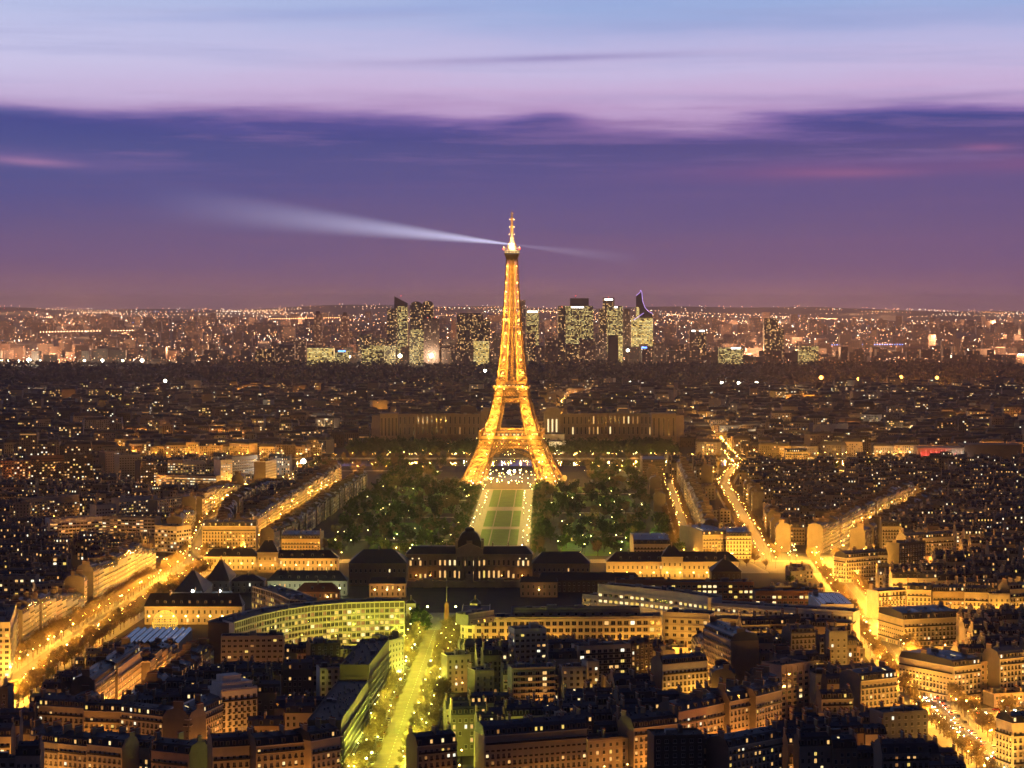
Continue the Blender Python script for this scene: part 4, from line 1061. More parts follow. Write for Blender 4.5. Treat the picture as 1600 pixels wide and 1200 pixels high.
def storeys(b): return max(1, int(b['h']//b['fh']))
def make_individual(b):
    name = {'haus': 'apartment_building', 'gables': 'apartment_building', 'plain': 'town_house', 'flat': 'flat_roofed_house', 'slab': 'apartment_block', 'balcony': 'apartment_block', 'grid': 'office_building', 'ribbon': 'office_building', 'stepped': 'terrace_building'}[b['style']]
    root = empty(name, (b['x'], b['y'], 0), b['rot'])
    tag(root, b['label'], {'apartment_building': 'apartment building', 'town_house': 'house', 'flat_roofed_house': 'house', 'apartment_block': 'apartment building', 'office_building': 'office building', 'terrace_building': 'apartment building'}[name], b.get('group') or 'buildings of the city centre')
    t = b['tone']; mb = MB(); wall_geo(mb, b, t); mb.build('wall', root)
    mb = MB(); roof_geo(mb, b, t); roof = mb.build('roof', root)
    for c in chimneys_of(b):
        mb = MB(); chimney_geo(mb, c); mb.build('chimney', roof)
    for x, lit, k in dormers_of(b):
        sl = (1.9+.25)/(b['rh']*.74); z = b['h']+.55; y = -.25+.55*sl
        if b['style'] == 'gables':
            if 'gb' not in _wm: mb = MB(); gable_geo(mb, 3.2, 'cream'); _wm['gb'] = mb.mesh('round_gable')
            if round((x+b['W']/2)/2.5) % 2 == 0: link('round_gable', _wm['gb'], roof, (x, -.2, b['h']))
            continue
        mat = None if not lit else LITS[int(k*len(LITS))]
        if ('d', mat) not in _wm: mb = MB(); dormer_geo(mb, mat, 0); _wm['d', mat] = mb.mesh('dormer')
        p = world_pt(b, x, y-.5, z+1)
        if seen(p): link('dormer', _wm['d', mat], roof, (x, y, z))
        # the back slope of the roof is the one facing the viewer on rows that turn away
        p = world_pt(b, x, b['D']-y+.5, z+1)
        if math.cos(b['rot']) < 0 and seen(p): link('dormer', _wm['d', mat], roof, (x, b['D']-y, z), math.pi)
    n = 0
    for x, y, z, ux, uy, w, h, lit in windows_of(b):
        p = world_pt(b, x+uy*.5, y-ux*.5, z+h/2); e = EYES[0]
        nrm = world_pt(b, x+uy, y-ux, 0)-world_pt(b, x, y, 0)
        if nrm.dot(Vector((p.x, p.y, 0))) > 0.0 or not seen(p): continue
        link('window', win_mesh(w, h, lit), root, (x, y, z), math.atan2(uy, ux)); n += 1
        b['nlit'] = b.get('nlit', 0)+(1 if lit else 0)
        if n >= 100: break
    return root

# labels for the buildings that are not singled out above: by row and order, else by rooftop band and order
rows = {}
for b in IND:
    if not b['label']: rows.setdefault(b['row'], []).append(b)
ZONE = {'left foreground rooftops': 'left of greenish boulevard', 'centre foreground rooftops': 'right of greenish boulevard', 'left rooftops': 'on lower left side streets',
        'right foreground rooftops': 'beyond right gold avenue', 'right middle rooftops': 'middle right', 'left middle rooftops': 'middle left',
        'right distant rooftops': 'among the distant dark roofs at right', 'left distant rooftops': 'among the distant roofs at left', 'block between two right-hand streets': 'in the dark block right of the park', 'block between the two left streets': 'in the dark block left of the park'}
for row, L in rows.items():
    if row in ZONE:
        L.sort(key=lambda b: -scr(b['x'], b['y'], b['h'])[1])
        per = 7; bands = [L[i:i+per] for i in range(0, len(L), per)]
        for i, B in enumerate(bands):
            B.sort(key=lambda b: b['x']/b['y'])
            for j, b in enumerate(B):
                b['label'] = '%s %s, %s from left in %s rooftop band, %s' % (TONEW.get(b['tone'], b['tone']), 'building' if b['style'] == 'haus' else 'block', ORD[j], ORD[i], ZONE[row])
    else:
        L.sort(key=lambda b: b['y'])
        for j, b in enumerate(L): b['label'] = '%s %s-storey building, %s from near end, %s' % (TONEW.get(b['tone'], b['tone']), NUM[min(20, storeys(b))], ORD[j], row)
for b in IND:
    if not b.get('group'): b['group'] = 'buildings on the '+b['row'] if b['row'] and b['row'] not in ZONE else 'buildings of the city centre'
    make_individual(b)
# the mass of roofs behind the three hundred that show largest
mb = MB()
def add_to_mass(b):
    t = b['tone']; mb.set(b['x'], b['y'], 0, b['rot']); wall_geo(mb, b, t); roof_geo(mb, b, t)
    for c in chimneys_of(b): chimney_geo(mb, c)
    for x, lit, k in dormers_of(b):
        sl = 2.15/(b['rh']*.74); back = math.cos(b['rot']) < 0
        o = MB(); dormer_geo(o, LITS[int(k*len(LITS))] if lit else None, 0)
        y = -.25+.55*sl; z = b['h']+.55
        if back: vs = [(x-p[0], b['D']-y-p[1], z+p[2]) for p in o.v]
        else: vs = [(x+p[0], y+p[1], z+p[2]) for p in o.v]
        for f, m in zip(o.f, o.mi): mb.add([vs[i] for i in f], [tuple(range(len(f)))], o.mats[m])
    for x, y, z, ux, uy, w, h, lit in windows_of(b):
        nrm = world_pt(b, x+uy, y-ux, 0)-world_pt(b, x, y, 0); p = world_pt(b, x+uy*.5, y-ux*.5, z+h/2)
        if nrm.dot(Vector((p.x, p.y, 0))) > 0 or not seen(p, EYES[:1]): continue
        a, c = (x-ux*w/2+uy*.06, y-uy*w/2-ux*.06), (x+ux*w/2+uy*.06, y+uy*w/2-ux*.06)
        mb.quad((*a, z), (*c, z), (*c, z+h), (*a, z+h), lit or 'glass')
for b in REST: add_to_mass(b)
mb.t = None
cm = mb.build('city_rooftops'); tag(cm, 'mass of smaller dark mansard rooftops filling the middle distance', 'rooftops', kind='stuff')

# ------------------------------------------------------------------ landmark buildings
def offset_line(pts, d):
    out = []
    for i, p in enumerate(pts):
        ns = []
        for a, b in ((i-1, i), (i, i+1)):
            if a >= 0 and b < len(pts): ns.append(seg(pts[a], pts[b])[2])
        n = ns[0] if len(ns) == 1 else (ns[0]+ns[1]).normalized()/max(.5, math.cos(ns[0].angle(ns[1])/2))
        out.append((p[0]+n.x*d, p[1]+n.y*d))
    return out
def put_windows(root, W):
    """W: (x, y, z, direction x, y, width, height, lit); the hundred that show largest are parts, the rest one part"""
    W = [w for w in W if seen2(Vector((w[0]+root.location.x+w[4]*.5, w[1]+root.location.y-w[3]*.5, w[2]+w[6]/2)))]
    W.sort(key=lambda w: (w[7] is None, w[1]))
    for x, y, z, ux, uy, w, h, lit in W[:100]: link('window', win_mesh(w, h, lit), root, (x, y, z), math.atan2(uy, ux))
    if len(W) > 100:
        mb = MB()
        for x, y, z, ux, uy, w, h, lit in W[100:]: mb.set(x, y, z, math.atan2(uy, ux)); win_mesh_geo(mb, w, h, lit)
        mb.t = None; tag(mb.build('window', root), kind='stuff')
def seen2(p):
    px, py = scr(*p); return -40 < px < 1640 and py < 1230
def curved(root, pts, depth, h, wall, fh=3.3, ww=2.2, wh=1.9, bay=2.8, lit=.3, band='trim', roof='flat_roof', ribs=0.0, z0=0.0, lits=None, W=None, base=0, rows=None, name='wing', bandh=.5):
    ox, oy = root.location.x, root.location.y; pts = [(x-ox, y-oy) for x, y in pts]
    bk = offset_line(pts, depth); mb = MB()
    loop = pts+bk[::-1]
    for a, b in zip(loop, loop[1:]+loop[:1]): mb.quad((*a, z0), (*b, z0), (*b, h), (*a, h), wall)
    wing = mb.build(name, root)
    mb = MB(); inn, bkin = offset_line(pts, .4), offset_line(pts, depth-.4)
    for i in range(len(pts)-1):
        mb.quad((*pts[i], h-.2), (*pts[i+1], h-.2), (*bk[i+1], h-.2), (*bk[i], h-.2), roof)
        for A, B in ((pts, inn), (bkin, bk)):
            mb.quad((*A[i], h), (*A[i+1], h), (*A[i+1], h+.8), (*A[i], h+.8), band); mb.quad((*B[i+1], h-.1), (*B[i], h-.1), (*B[i], h+.8), (*B[i+1], h+.8), band)
            mb.quad((*A[i], h+.8), (*A[i+1], h+.8), (*B[i+1], h+.8), (*B[i], h+.8), band)
    r = random.Random(int(h*100)+len(pts))
    for i in range(len(pts)-1):
        d, L, n = seg(pts[i], pts[i+1])
        for k in range(int(L//9)):
            c = Vector(pts[i])+d*r.uniform(2, L-2)+n*r.uniform(3, max(3.5, depth-4)); mb.set(c.x, c.y, 0, math.atan2(d.y, d.x)); w = r.uniform(.8, 3); mb.box(-w, w, -1, 1, h-.2, h+r.uniform(.7, 2.6), r.choice(('zinc', 'plaster', 'grey_wall')))
    mb.t = None; mb.build('roof', wing)
    nf = int((h-z0)//fh); bm = MB(); out = offset_line(pts, -.45)
    for k in range(1, nf+1):
        z = z0+k*fh
        for i in range(len(pts)-1):
            bm.quad((*out[i], z-bandh), (*out[i+1], z-bandh), (*out[i+1], z-.02), (*out[i], z-.02), band)
            bm.quad((*out[i], z-.02), (*out[i+1], z-.02), (*pts[i+1], z-.02), (*pts[i], z-.02), band); bm.quad((*pts[i], z-bandh), (*pts[i+1], z-bandh), (*out[i+1], z-bandh), (*out[i], z-bandh), band)
    for i in range(len(pts)-1):
        d, L, n = seg(pts[i], pts[i+1]); nb = max(1, int(L//bay)); sp = L/nb; rot = math.atan2(d.y, d.x)
        if ribs:
            for k in range(nb+1):
                c = Vector(pts[i])+d*min(max(k*sp, ribs/2), L-ribs/2); bm.set(c.x, c.y, 0, rot); bm.box(-ribs/2, ribs/2, -.42, .02, z0+fh*.1, h-.05, band)
            bm.t = None
        if W is not None:
            for f in range(nf):
                if rows is not None and f not in rows: continue
                run = r.random()
                for k in range(nb):
                    c = Vector(pts[i])+d*(k+.5)*sp; run = .7*run+.3*r.random()
                    on = r.random() < lit*(1.6 if run > .55 else .5)
                    W.append((c.x, c.y, z0+f*fh+(fh-bandh-wh)*.55, d.x, d.y, min(ww, sp-.35), wh, r.choice(lits or LITS) if on else None))
    bm.build('floor_bands', wing)
    return wing
def E(px, py, h): return P(px, py, h)

# Y-shaped office building with the concave glass front
c0 = P(520, 944, 28); r0 = empty('office_building', (c0[0], c0[1], 0)); tag(r0, 'curved Y-shaped modern office building with a gridded glass front and lit rooms', 'office building'); W_ = []
curved(r0, [E(366,974,28), E(400,964,28), E(440,955,28), E(485,948,28), E(535,944,28), E(585,942,28), E(632,941,28)], 17, 28, 'dark_wall', 3.6, 2.3, 2.3, 2.75, .33, 'trim', ribs=.34, W=W_, lits=['lit_yellow','lit_yellow','lit_pale','lit_dim','lit_dim'], bandh=.75)
curved(r0, [(-170,1470), (-152,1436), (-139,1402), (-128,1398.5)], 17, 27.5, 'dark_wall', 3.6, 2.3, 2.3, 2.9, .55, 'trim', ribs=.3, W=W_, lits=['lit_yellow','lit_dim'])
mb = MB(); a, b = E(340,966,28.6), E(366,974.5,28.6); a = (a[0]-c0[0], a[1]-c0[1]); b = (b[0]-c0[0], b[1]-c0[1])
mb.quad((*a, 0), (b[0]-.05, b[1]-.3, 0), (b[0]-.05, b[1]-.3, 28.9), (*a, 28.9), 'white_wall'); mb.quad((a[0]-.0, a[1]+.5, 0), (a[0], a[1], 0), (a[0], a[1], 28.9), (a[0], a[1]+.5, 28.9), 'white_wall'); mb.quad((b[0], b[1]+.1, 0), (a[0], a[1]+.5, 0), (a[0], a[1]+.5, 28.9), (b[0], b[1]+.1, 28.9), 'white_wall'); mb.quad((*a, 28.9), (b[0]-.05, b[1]-.3, 28.9), (b[0], b[1]+.1, 28.9), (a[0], a[1]+.5, 28.9), 'white_wall'); mb.build('end_wall', r0)
put_windows(r0, W_)
def front_lamps(pts, off, step, pw, col, lan, ph):
    for a, b in zip(pts, pts[1:]):
        d, L, n = seg(a, b); t = step/2
        while t < L: u = Vector(a)+d*t-n*off; LAMPS.append((u.x, u.y, 6, pw*rng.uniform(.6, 1.4), col, lan, ph, .25)); t += step
front_lamps([E(366,974,28), E(440,955,28), E(535,944,28), E(632,941,28)], 14, 17, 1800, (1.0,.60,.10), 'lantern_lime', 'garden of the curved office building')
# long cream ministry block with the rounded end
c0 = P(900, 965, 25); r1 = empty('office_building', (c0[0], c0[1], 0)); tag(r1, 'very long cream office block with rounded left end and rows of square windows', 'office building'); W_ = []
curved(r1, [(-30.5,1400), (-30.5,1347), (-28,1340), (-22,1337), E(790,967,25), E(1034,965,25)], 17, 25, 'cream', 4.1, 2.7, 2.5, 3.75, .10, 'cream', ribs=.7, W=W_, bandh=1.1)
curved(r1, [E(1036,958,27), E(1108,961,27)], 15, 27, 'cream', 4.1, 2.2, 2.0, 4.2, .1, 'cream', W=W_)
curved(r1, [E(1107,975,21), E(1128,968,21), E(1333,976,21)], 13, 21, 'cream', 3.9, 1.5, 1.7, 3.2, .2, 'cream', W=W_)
for x0, y0, x1, y1, h, d in ((732,961,772,955,31,10), (800,952,1000,951,29.5,7)): curved(r1, [E(x0,y0,h), E(x1,y1,h)], d, h, 'grey_wall', 3.5, 1.8, 1.6, 5, .03, 'plaster', z0=24.8, W=W_, name='setback_storey')
put_windows(r1, W_)
front_lamps([(-28,1340), (-22,1337), E(1034,965,25), E(1107,975,21), E(1333,976,21)], 10, 11, 9500, GOLD, 'lantern_gold', 'front of the long cream office')
# stepped pale block behind it
c0 = P(1010, 925, 30); r2 = empty('office_building', (c0[0], c0[1], 0)); tag(r2, 'stepped pale office block curving away, its two upper floors brilliantly lit', 'office building'); W_ = []
curved(r2, [E(934,914,31), E(1000,920,31), E(1060,927,31), E(1106,934,31)], 12, 31, 'white_wall', 3.9, 2.6, 1.9, 4.0, .8, 'white_wall', W=W_, lits=['lit_pale','lit_yellow','lit_pale'], rows=(5, 6), bandh=1.2)
curved(r2, [E(910,930,23), E(1000,939,23), E(1060,946,23), E(1101,951,23)], 12, 23, 'white_wall', 3.7, 1.8, 1.6, 4.0, .18, 'white_wall', W=W_, bandh=1.2)
curved(r2, [E(1103,943,27), E(1200,949,27), E(1333,957,27)], 14, 27, 'white_wall', 3.7, 1.7, 1.8, 3.2, .38, 'white_wall', W=W_, lits=['lit_yellow','lit_pale','lit_dim'], bandh=1.2)
put_windows(r2, W_)
front_lamps([E(910,930,23), E(1000,939,23), E(1101,951,23), E(1333,957,27)], 9, 14, 15000, GOLD, 'lantern_gold', 'foot of the stepped pale block')
def simple_office(x0, x1, py, h, D, wall, lit, label, lits=None, roofcol='flat_roof', dx=0, rows=None, fh=3.6):
    a, b = E(x0, py, h), E(x1, py+dx, h); r = empty('office_building', ((a[0]+b[0])/2, a[1], 0)); tag(r, label, 'office building'); W = []
    curved(r, [a, b], D, h, wall, fh, 2.5, 1.9, 3.4, lit, wall, roof=roofcol, W=W, lits=lits, rows=rows); put_windows(r, W); return r
simple_office(962, 1040, 907, 24, 14, 'brick', .35, 'dark brick office wing with a strip of bright windows behind the stepped pale block', ['lit_pale'])
simple_office(1040, 1178, 911, 22, 16, 'brick', .5, 'dark brick office wing with paired bright windows behind the stepped pale block', ['lit_yellow','lit_pale'])
simple_office(1180, 1282, 925, 23, 18, 'brick', .55, 'brick office wing with bright windows beside the glossy solar roof', ['lit_pale','lit_yellow'])
# solar-roofed block
a = E(1283,922,26); r = empty('office_building', (a[0], a[1], 0)); tag(r, 'office block with a glossy blue-black panelled roof by the right avenue', 'office building'); W_ = []
pbsdf('panel', (.02,.03,.05), .12, .2, spec=.6)
w = curved(r, [E(1283,946,26), E(1334,946,26)], 60, 26, 'white_wall', 3.6, 2.3, 1.8, 3.2, .4, 'white_wall', W=W_, roof='panel')
dA, LA, nA = seg(E(1283,946,26), E(1334,946,26)); B_ = Vector(E(1334,946,26))-Vector((r.location.x, r.location.y))
for f_ in range(7):
    for k_ in range(15): W_.append((B_.x+nA.x*(2.5+k_*3.85), B_.y+nA.y*(2.5+k_*3.85), f_*3.6+.9, nA.x, nA.y, 2.4, 1.9, rng.choice(('lit_pale', 'lit_yellow', 'lit_dim')) if rng.random() < .3 else None))
put_windows(r, W_)
mb = MB(); d, L, n = seg(E(1283,946,26), E(1334,946,26)); mb.set(E(1283,946,26)[0]-a[0], E(1283,946,26)[1]-a[1], 0, math.atan2(d.y, d.x))
for i in range(5):
    for j in range(9): mb.box(1.5+i*L/5.3, 1.5+i*L/5.3+L/6.6, 4+j*6, 8.6+j*6, 26, 26.6, 'panel'); mb.box(1.4+i*L/5.3, 1.5+i*L/5.3+L/6.5, 8.6+j*6, 8.9+j*6, 26, 26.75, 'trim')
mb.t = None; mb.build('solar_panels', w)

# military school: long low wings
def wing_bld(px0, px1, Y, h, rh, D, wall, lit, label, name='barracks', roof='slate', rows=2, lits=None, dorm=0, wall_lamps=0, pw=5000, col=GOLD, rot=0, lampd=7, hip=.5):
    x0, x1 = (px0-CX)*Y/F, (px1-CX)*Y/F; W = x1-x0
    r = empty(name, ((x0+x1)/2, Y, 0), rot); tag(r, label, 'barracks' if name == 'barracks' else name.replace('_', ' '))
    mb = MB(); mb.box(-W/2, W/2, 0, D, 0, h, wall); mb.box(-W/2-.3, W/2+.3, -.35, D+.35, h-.6, h-.01, 'trim' if wall in ('cream', 'stone') else wall); mb.box(-W/2-.05, W/2+.05, -.12, D+.12, h*.46, h*.46+.35, 'trim' if wall in ('cream', 'stone') else wall); mb.build('wall', r)
    mb = MB(); o = .5; hp = min(W/2-.5, D*hip)
    A = [(-W/2-o,-o,h), (W/2+o,-o,h), (W/2+o,D+o,h), (-W/2-o,D+o,h)]; B = [(-W/2+hp, D/2, h+rh), (W/2-hp, D/2, h+rh)]
    mb.add(A+B, [(0,1,5,4), (2,3,4,5), (1,2,5), (3,0,4)], roof); rf = mb.build('roof', r)
    rr = random.Random(int(px0*7+Y))
    for k in range(max(1, int(W//28))):
        mb = MB(); chimney_geo(mb, (-W/2+(k+.5)*W/max(1, int(W//28)), D/2-1.5, 3, h+rh-1.5, h+rh+1.8)); mb.build('chimney', rf)
    for k in range(dorm):
        x = -W/2+(k+.5)*W/dorm; m = rr.choice(('lit_dim', 'lit_warm', None)) if rr.random() < max(lit, .15) else None
        if ('d', m) not in _wm: mb = MB(); dormer_geo(mb, m, 0); _wm['d', m] = mb.mesh('dormer')
        if abs(x) < W/2-hp-1: link('dormer', _wm['d', m], rf, (x, D*.10, h+rh*.18+.3))
    nb = max(1, int(W//3.6)); Wn = []
    for f in range(rows):
        for k in range(nb):
            x = -W/2+(k+.5)*W/nb; hh = (h-.8)/rows; m = rr.choice(lits or ['lit_warm', 'lit_pale', 'lit_yellow', 'lit_dim']) if rr.random() < lit else None
            wn = win_mesh(1.3, min(2.6, hh*.6), m); 
            if k < 100: link('window', wn, r, (x, 0, f*hh+hh*.25), 0)
    for k in range(wall_lamps):
        x = (k+.5)/wall_lamps*W-W/2; LAMPS.append((r.location.x+x*math.cos(rot), Y+x*math.sin(rot)-lampd, 6, pw, col, 'lantern_gold' if col in (GOLD, AMBER) else 'lantern_lime', 'courts of the military school', .5))
    return r
wing_bld(400, 528, 1788, 11, 6, 13, 'cream', .06, 'low orange-lit barracks wing with slate roof, left of the domed building', dorm=8, wall_lamps=7, pw=6000)
pv_ = wing_bld(402, 434, 1786, 16, 9, 16, 'stone', .05, 'square pavilion with steep dark roof at the left end of the barracks', 'pavilion', hip=.32)
wing_bld(418, 542, 1640, 11, 7, 12, 'plaster', .12, 'pale greenish-lit barracks wing with a row of tiny dormers', dorm=9, wall_lamps=6, pw=4200, col=(.95,1.0,.5))
wing_bld(462, 530, 1592, 9, 6, 11, 'brick', .5, 'reddish barracks wing with glowing windows behind the curved office building', roof='tile_roof', dorm=4, lits=['lit_warm', 'lit_yellow'], wall_lamps=2, pw=2500)
wing_bld(545, 635, 1700, 17, 9, 34, 'buff', .02, 'big dark slate roof immediately left of the domed building', roof='slate', hip=.3)
wing_bld(577, 634, 1632, 10, 4, 12, 'cream', .12, 'small orange-lit guard house below the big dark roof', 'guard_house', wall_lamps=3, pw=4500, col=AMBER, hip=.1)
wing_bld(832, 922, 1716, 15, 8, 26, 'buff', .08, 'dark slate-roofed building immediately right of the domed building', roof='slate', hip=.3)
wing_bld(813, 871, 1632, 11, 3.5, 12, 'pink_plaster', .04, 'small dim pinkish guard house right of the parade ground', 'guard_house', wall_lamps=1, pw=1500, col=AMBER, hip=.1)
wing_bld(948, 1155, 1738, 14, 7, 15, 'cream', .1, 'long brightly lit yellow barracks wing with slate roof at right', dorm=14, wall_lamps=10, pw=8500)
wing_bld(1034, 1067, 1736, 18, 8, 18, 'cream', .05, 'domed centre pavilion of the long yellow barracks wing', 'pavilion', hip=.34)
wing_bld(840, 1000, 1660, 9, 5, 16, 'dark_wall', .02, 'dark low sheds in front of the yellow barracks wing', 'shed', hip=.2)
wing_bld(1112, 1158, 1690, 12, 9, 22, 'dark_wall', .0, 'dark hall with a big plain pitched roof before the yellow barracks wing', 'hall', hip=.45)
wing_bld(226, 378, 1492, 12, 8, 14, 'cream', .12, 'gold-lit stable wing with a row of round dormers beside the left avenue', 'stable', roof='slate', dorm=12, wall_lamps=8, pw=6500, hip=.2)
wing_bld(272, 318, 1575, 11, 13, 46, 'grey_wall', .0, 'tall dark hall with steep roof beside the left avenue', 'hall', hip=.3)
wing_bld(322, 358, 1640, 11, 14, 40, 'grey_wall', .0, 'dark steep-roofed hall second from the left avenue', 'hall', hip=.3)
wing_bld(318, 405, 1800, 11, 6, 13, 'cream', .05, 'orange-lit barracks wing beside the left junction', dorm=4, wall_lamps=5, pw=7500)
wing_bld(360, 412, 1655, 9, 4, 16, 'grey_wall', .15, 'grey flat-fronted workshop with a bright doorway, left of the barracks court', 'workshop', lits=['lit_white'])
# floodlit white sheds
for px0, px1, lab in ((294, 314, 'small floodlit white gabled shed beside the stable wing'), (330, 362, 'larger floodlit white shed beside the stable wing')):
    r = wing_bld(px0, px1, 1540, 12.5, 3, 10, 'white_wall', 0, lab, 'shed', roof='zinc', rows=1, hip=.05)
    x = ((px0+px1)/2-CX)*1540/F; LAMPS.append((x, 1531, 15.5, 42000, WHITE, 'lantern_white', 'floodlit sheds', .9))
# domed main building
def build_school():
    Y = 1741; k = Y/F; X = (733.5-CX)*k
    r = empty('domed_palace', (X, Y, 0)); tag(r, 'dark domed palace with central square dome and columned front before the lawn', 'palace')
    mb = MB(); mb.box(-48, 48, 0, 18, 0, 19.5, 'buff'); mb.box(-49, -33, -3, 20, 0, 19.6, 'buff'); mb.box(33, 49, -3, 20, 0, 19.6, 'buff'); mb.box(-10.5, 10.5, -4, 20, 0, 24, 'buff')
    for z in (9.3, 18.6): mb.box(-48.4, 48.4, -.5, 18.4, z, z+.7, 'buff'); mb.box(-49.4, -32.6, -3.4, 20.4, z, z+.75, 'buff'); mb.box(32.6, 49.4, -3.4, 20.4, z, z+.75, 'buff'); mb.box(-10.9, 10.9, -4.5, 20.3, z, z+.8, 'buff')
    mb.add([(-10.5,-4.4,24), (10.5,-4.4,24), (0,-4.4,28.5), (-10.5,-3,24), (10.5,-3,24), (0,-3,28.5)], [(0,1,2), (5,4,3), (1,4,5,2), (0,2,5,3)], 'buff'); mb.build('wall', r)
    for i in range(8):
        mb = MB(); mb.lathe([(.75,.5),(.65,1),(.58,17),(.85,17.6),(.85,18.3)], 'buff', 10, -9.3+18.6*i/7, -5.2); mb.build('column', r)
    mb = MB()
    for x0, x1 in ((-49,-10.5), (10.5,49)):
        mb.add([(x0-.4,-.9,19.7), (x1,-.9,19.7), (x1,18.9,19.7), (x0-.4,18.9,19.7), (x0+5 if x0 < 0 else x0, 6, 25), (x1 if x0 < 0 else x1-5, 6, 25), (x1 if x0 < 0 else x1-5, 12, 25), (x0+5 if x0 < 0 else x0, 12, 25)], [(0,1,5,4), (2,3,7,6), (1,2,6,5), (3,0,4,7), (4,5,6,7)], 'slate')
    rf = mb.build('roof', r)
    for x in (-42,-30,-18,18,30,42): mb = MB(); chimney_geo(mb, (x, 8, 2.4, 24.5, 27.5)); mb.build('chimney', rf)
    mb = MB(); n = 9; prof = [(9.4,24.2), (9.2,27), (8.7,30), (7.6,33), (5.9,35.4), (3.6,36.9), (3.5,38.8), (2.2,39.6), (.2,40.2)]
    vs = []; fs = []
    for rr, z in prof: vs += [(-rr, 8-rr*.9, z), (rr, 8-rr*.9, z), (rr, 8+rr*.9, z), (-rr, 8+rr*.9, z)]
    for i in range(len(prof)-1):
        for j in range(4): fs.append((i*4+j, i*4+(j+1) % 4, i*4+4+(j+1) % 4, i*4+4+j))
    mb.add(vs, fs, 'slate')
    for sx in (-1, 1): mb.box(sx*10-1, sx*10+1, -1, 1, 24, 30, 'buff'); mb.box(sx*10-1, sx*10+1, 16, 18, 24, 30, 'buff')
    mb.box(-2.2, 2.2, -2.2, -.6, 25.5, 30, 'buff'); mb.build('dome', r)
    Wl = {'lit_warm': 0}
    for f, (z, hh) in enumerate(((1.2, 5.6), (10.8, 4.2))):
        for i in range(25):
            x = -45.5+91*i/24; y = -3 if abs(x) > 33 else (-4 if abs(x) < 10.5 else 0)
            q = rng.random(); m = None
            if f == 0 and q < .5: m = 'lit_warm' if q < .3 else 'lit_yellow'
            if f == 1 and q < .4: m = 'lit_pale' if q < .2 else 'lit_warm'
            link('window', win_mesh(1.7, hh if abs(x) < 33 or f else 3.4, m), r, (x, y, z))
    for x in (-44,-39, 39, 44): link('window', win_mesh(1.4, 1.2, 'lit_pale'), r, (x, -3, 15.8))
    for x in (-41, 41, -30, 25): LAMPS.append((X+x, Y-7, 3.5, 900, AMBER, 'lantern_amber', 'front court of the domed palace', .35))
build_school()
# court wall with piers, flagpole column, garden kiosks
mb = MB(); x0, x1, Y = (637-CX)*1690/F, (812-CX)*1690/F, 1690
mb.box(x0, x1, Y, Y+.6, 0, 4.6, 'pink_plaster')
for i in range(15): x = x0+(x1-x0)*i/14; mb.box(x-.6, x+.6, Y-.25, Y+.9, 0, 5.2, 'pink_plaster')
for x in (x0+(x1-x0)*.18, x0+(x1-x0)*.82): mb.box(x-3.4, x+3.4, Y-3, Y+3, 0, 7, 'pink_plaster')
mb.box(-35, -29, Y-1, Y+2, 0, 10, 'pink_plaster'); tag(mb.build('court_wall'), 'pinkish court wall with piers in front of the domed palace', 'wall')
a = P(698, 986); r = empty('monument', (a[0], a[1], 0)); tag(r, 'reddish stone pillar monument with a thin flagpole at the end of the boulevard', 'monument')
mb = MB(); mb.box(-4, 4, -4, 4, 0, 1, 'stone'); mb.box(-2.6, 2.6, -2.6, 2.6, 1, 2.6, 'stone'); mb.build('plinth', r); mb = MB(); mb.add([(-1.7,-1.7,2.6),(1.7,-1.7,2.6),(1.7,1.7,2.6),(-1.7,1.7,2.6),(-1.3,-1.3,18),(1.3,-1.3,18),(1.3,1.3,18),(-1.3,1.3,18),(0,0,19.4)], [(0,1,5,4),(1,2,6,5),(2,3,7,6),(3,0,4,7),(4,5,8),(5,6,8),(6,7,8),(7,4,8)], 'brick'); mb.build('pillar', r)
mb = MB(); mb.bar((0,0,19), (0,0,38), .22, 'trim', .1, 6); mb.build('flagpole', r)
for px, lab in ((641, 'small yellowish gatehouse left of the pillar monument'), (742, 'small gatehouse right of the pillar monument')):
    wing_bld(px-7, px+8, 1530, 9, 3, 7, 'cream', .2, lab, 'gatehouse', rows=1, hip=.4, wall_lamps=1, pw=5000, col=LIME)
for px in (668, 712, 730): a = P(px, 968); LAMPS.append((a[0], a[1], 8, 9000, LIME, 'lantern_lime', 'end of the greenish boulevard', .6))
# wire dome glowing on the square, striped conference hall
a = P(260, 979); r = empty('wire_dome', (a[0], a[1]-6, 0)); tag(r, 'glowing golden wire-frame globe on the square by the left avenue', 'globe'); mb = MB(); R_ = 8.2
emis('wire_glow', (1.0, .58, .08), 1.6)
pt_ = lambda u, v: (R_*math.cos(u)*math.cos(v), R_*math.sin(u)*math.cos(v), 3.2+R_*math.sin(v))
for i in range(28):
    for j in range(9):
        u, v = 2*math.pi*i/28, -.35+1.9*j/9; mb.bar(pt_(u, v), pt_(u, v+1.9/9), .075, 'wire_glow'); mb.bar(pt_(u, v), pt_(u+2*math.pi/28, v), .075, 'wire_glow')
mb.build('wire_shell', r); g = link('globe_lamp', light(16000, GOLD, 1.0), r, (0, 0, 5))
a = P(232, 1003, 9); r = empty('conference_hall', (a[0], a[1], 0)); tag(r, 'low conference hall with dark blue folded roof and pale ribs', 'hall'); mb = MB(); mb.box(-18, 18, 0, 58, 0, 8, 'plaster'); mb.build('wall', r)
mb = MB(); 
for i in range(9):
    x0, x1 = -18+4*i, -14+4*i; mb.quad((x0,-1,8.3), (x0+2,-1,9.9), (x0+2,59,9.9), (x0,59,8.3), 'panel'); mb.quad((x0+2,-1,9.9), (x1,-1,8.3), (x1,59,8.3), (x0+2,59,9.9), 'panel'); mb.bar((x0,-1,8.5), (x0,59,8.5), .22, 'trim')
mb.build('roof', r)
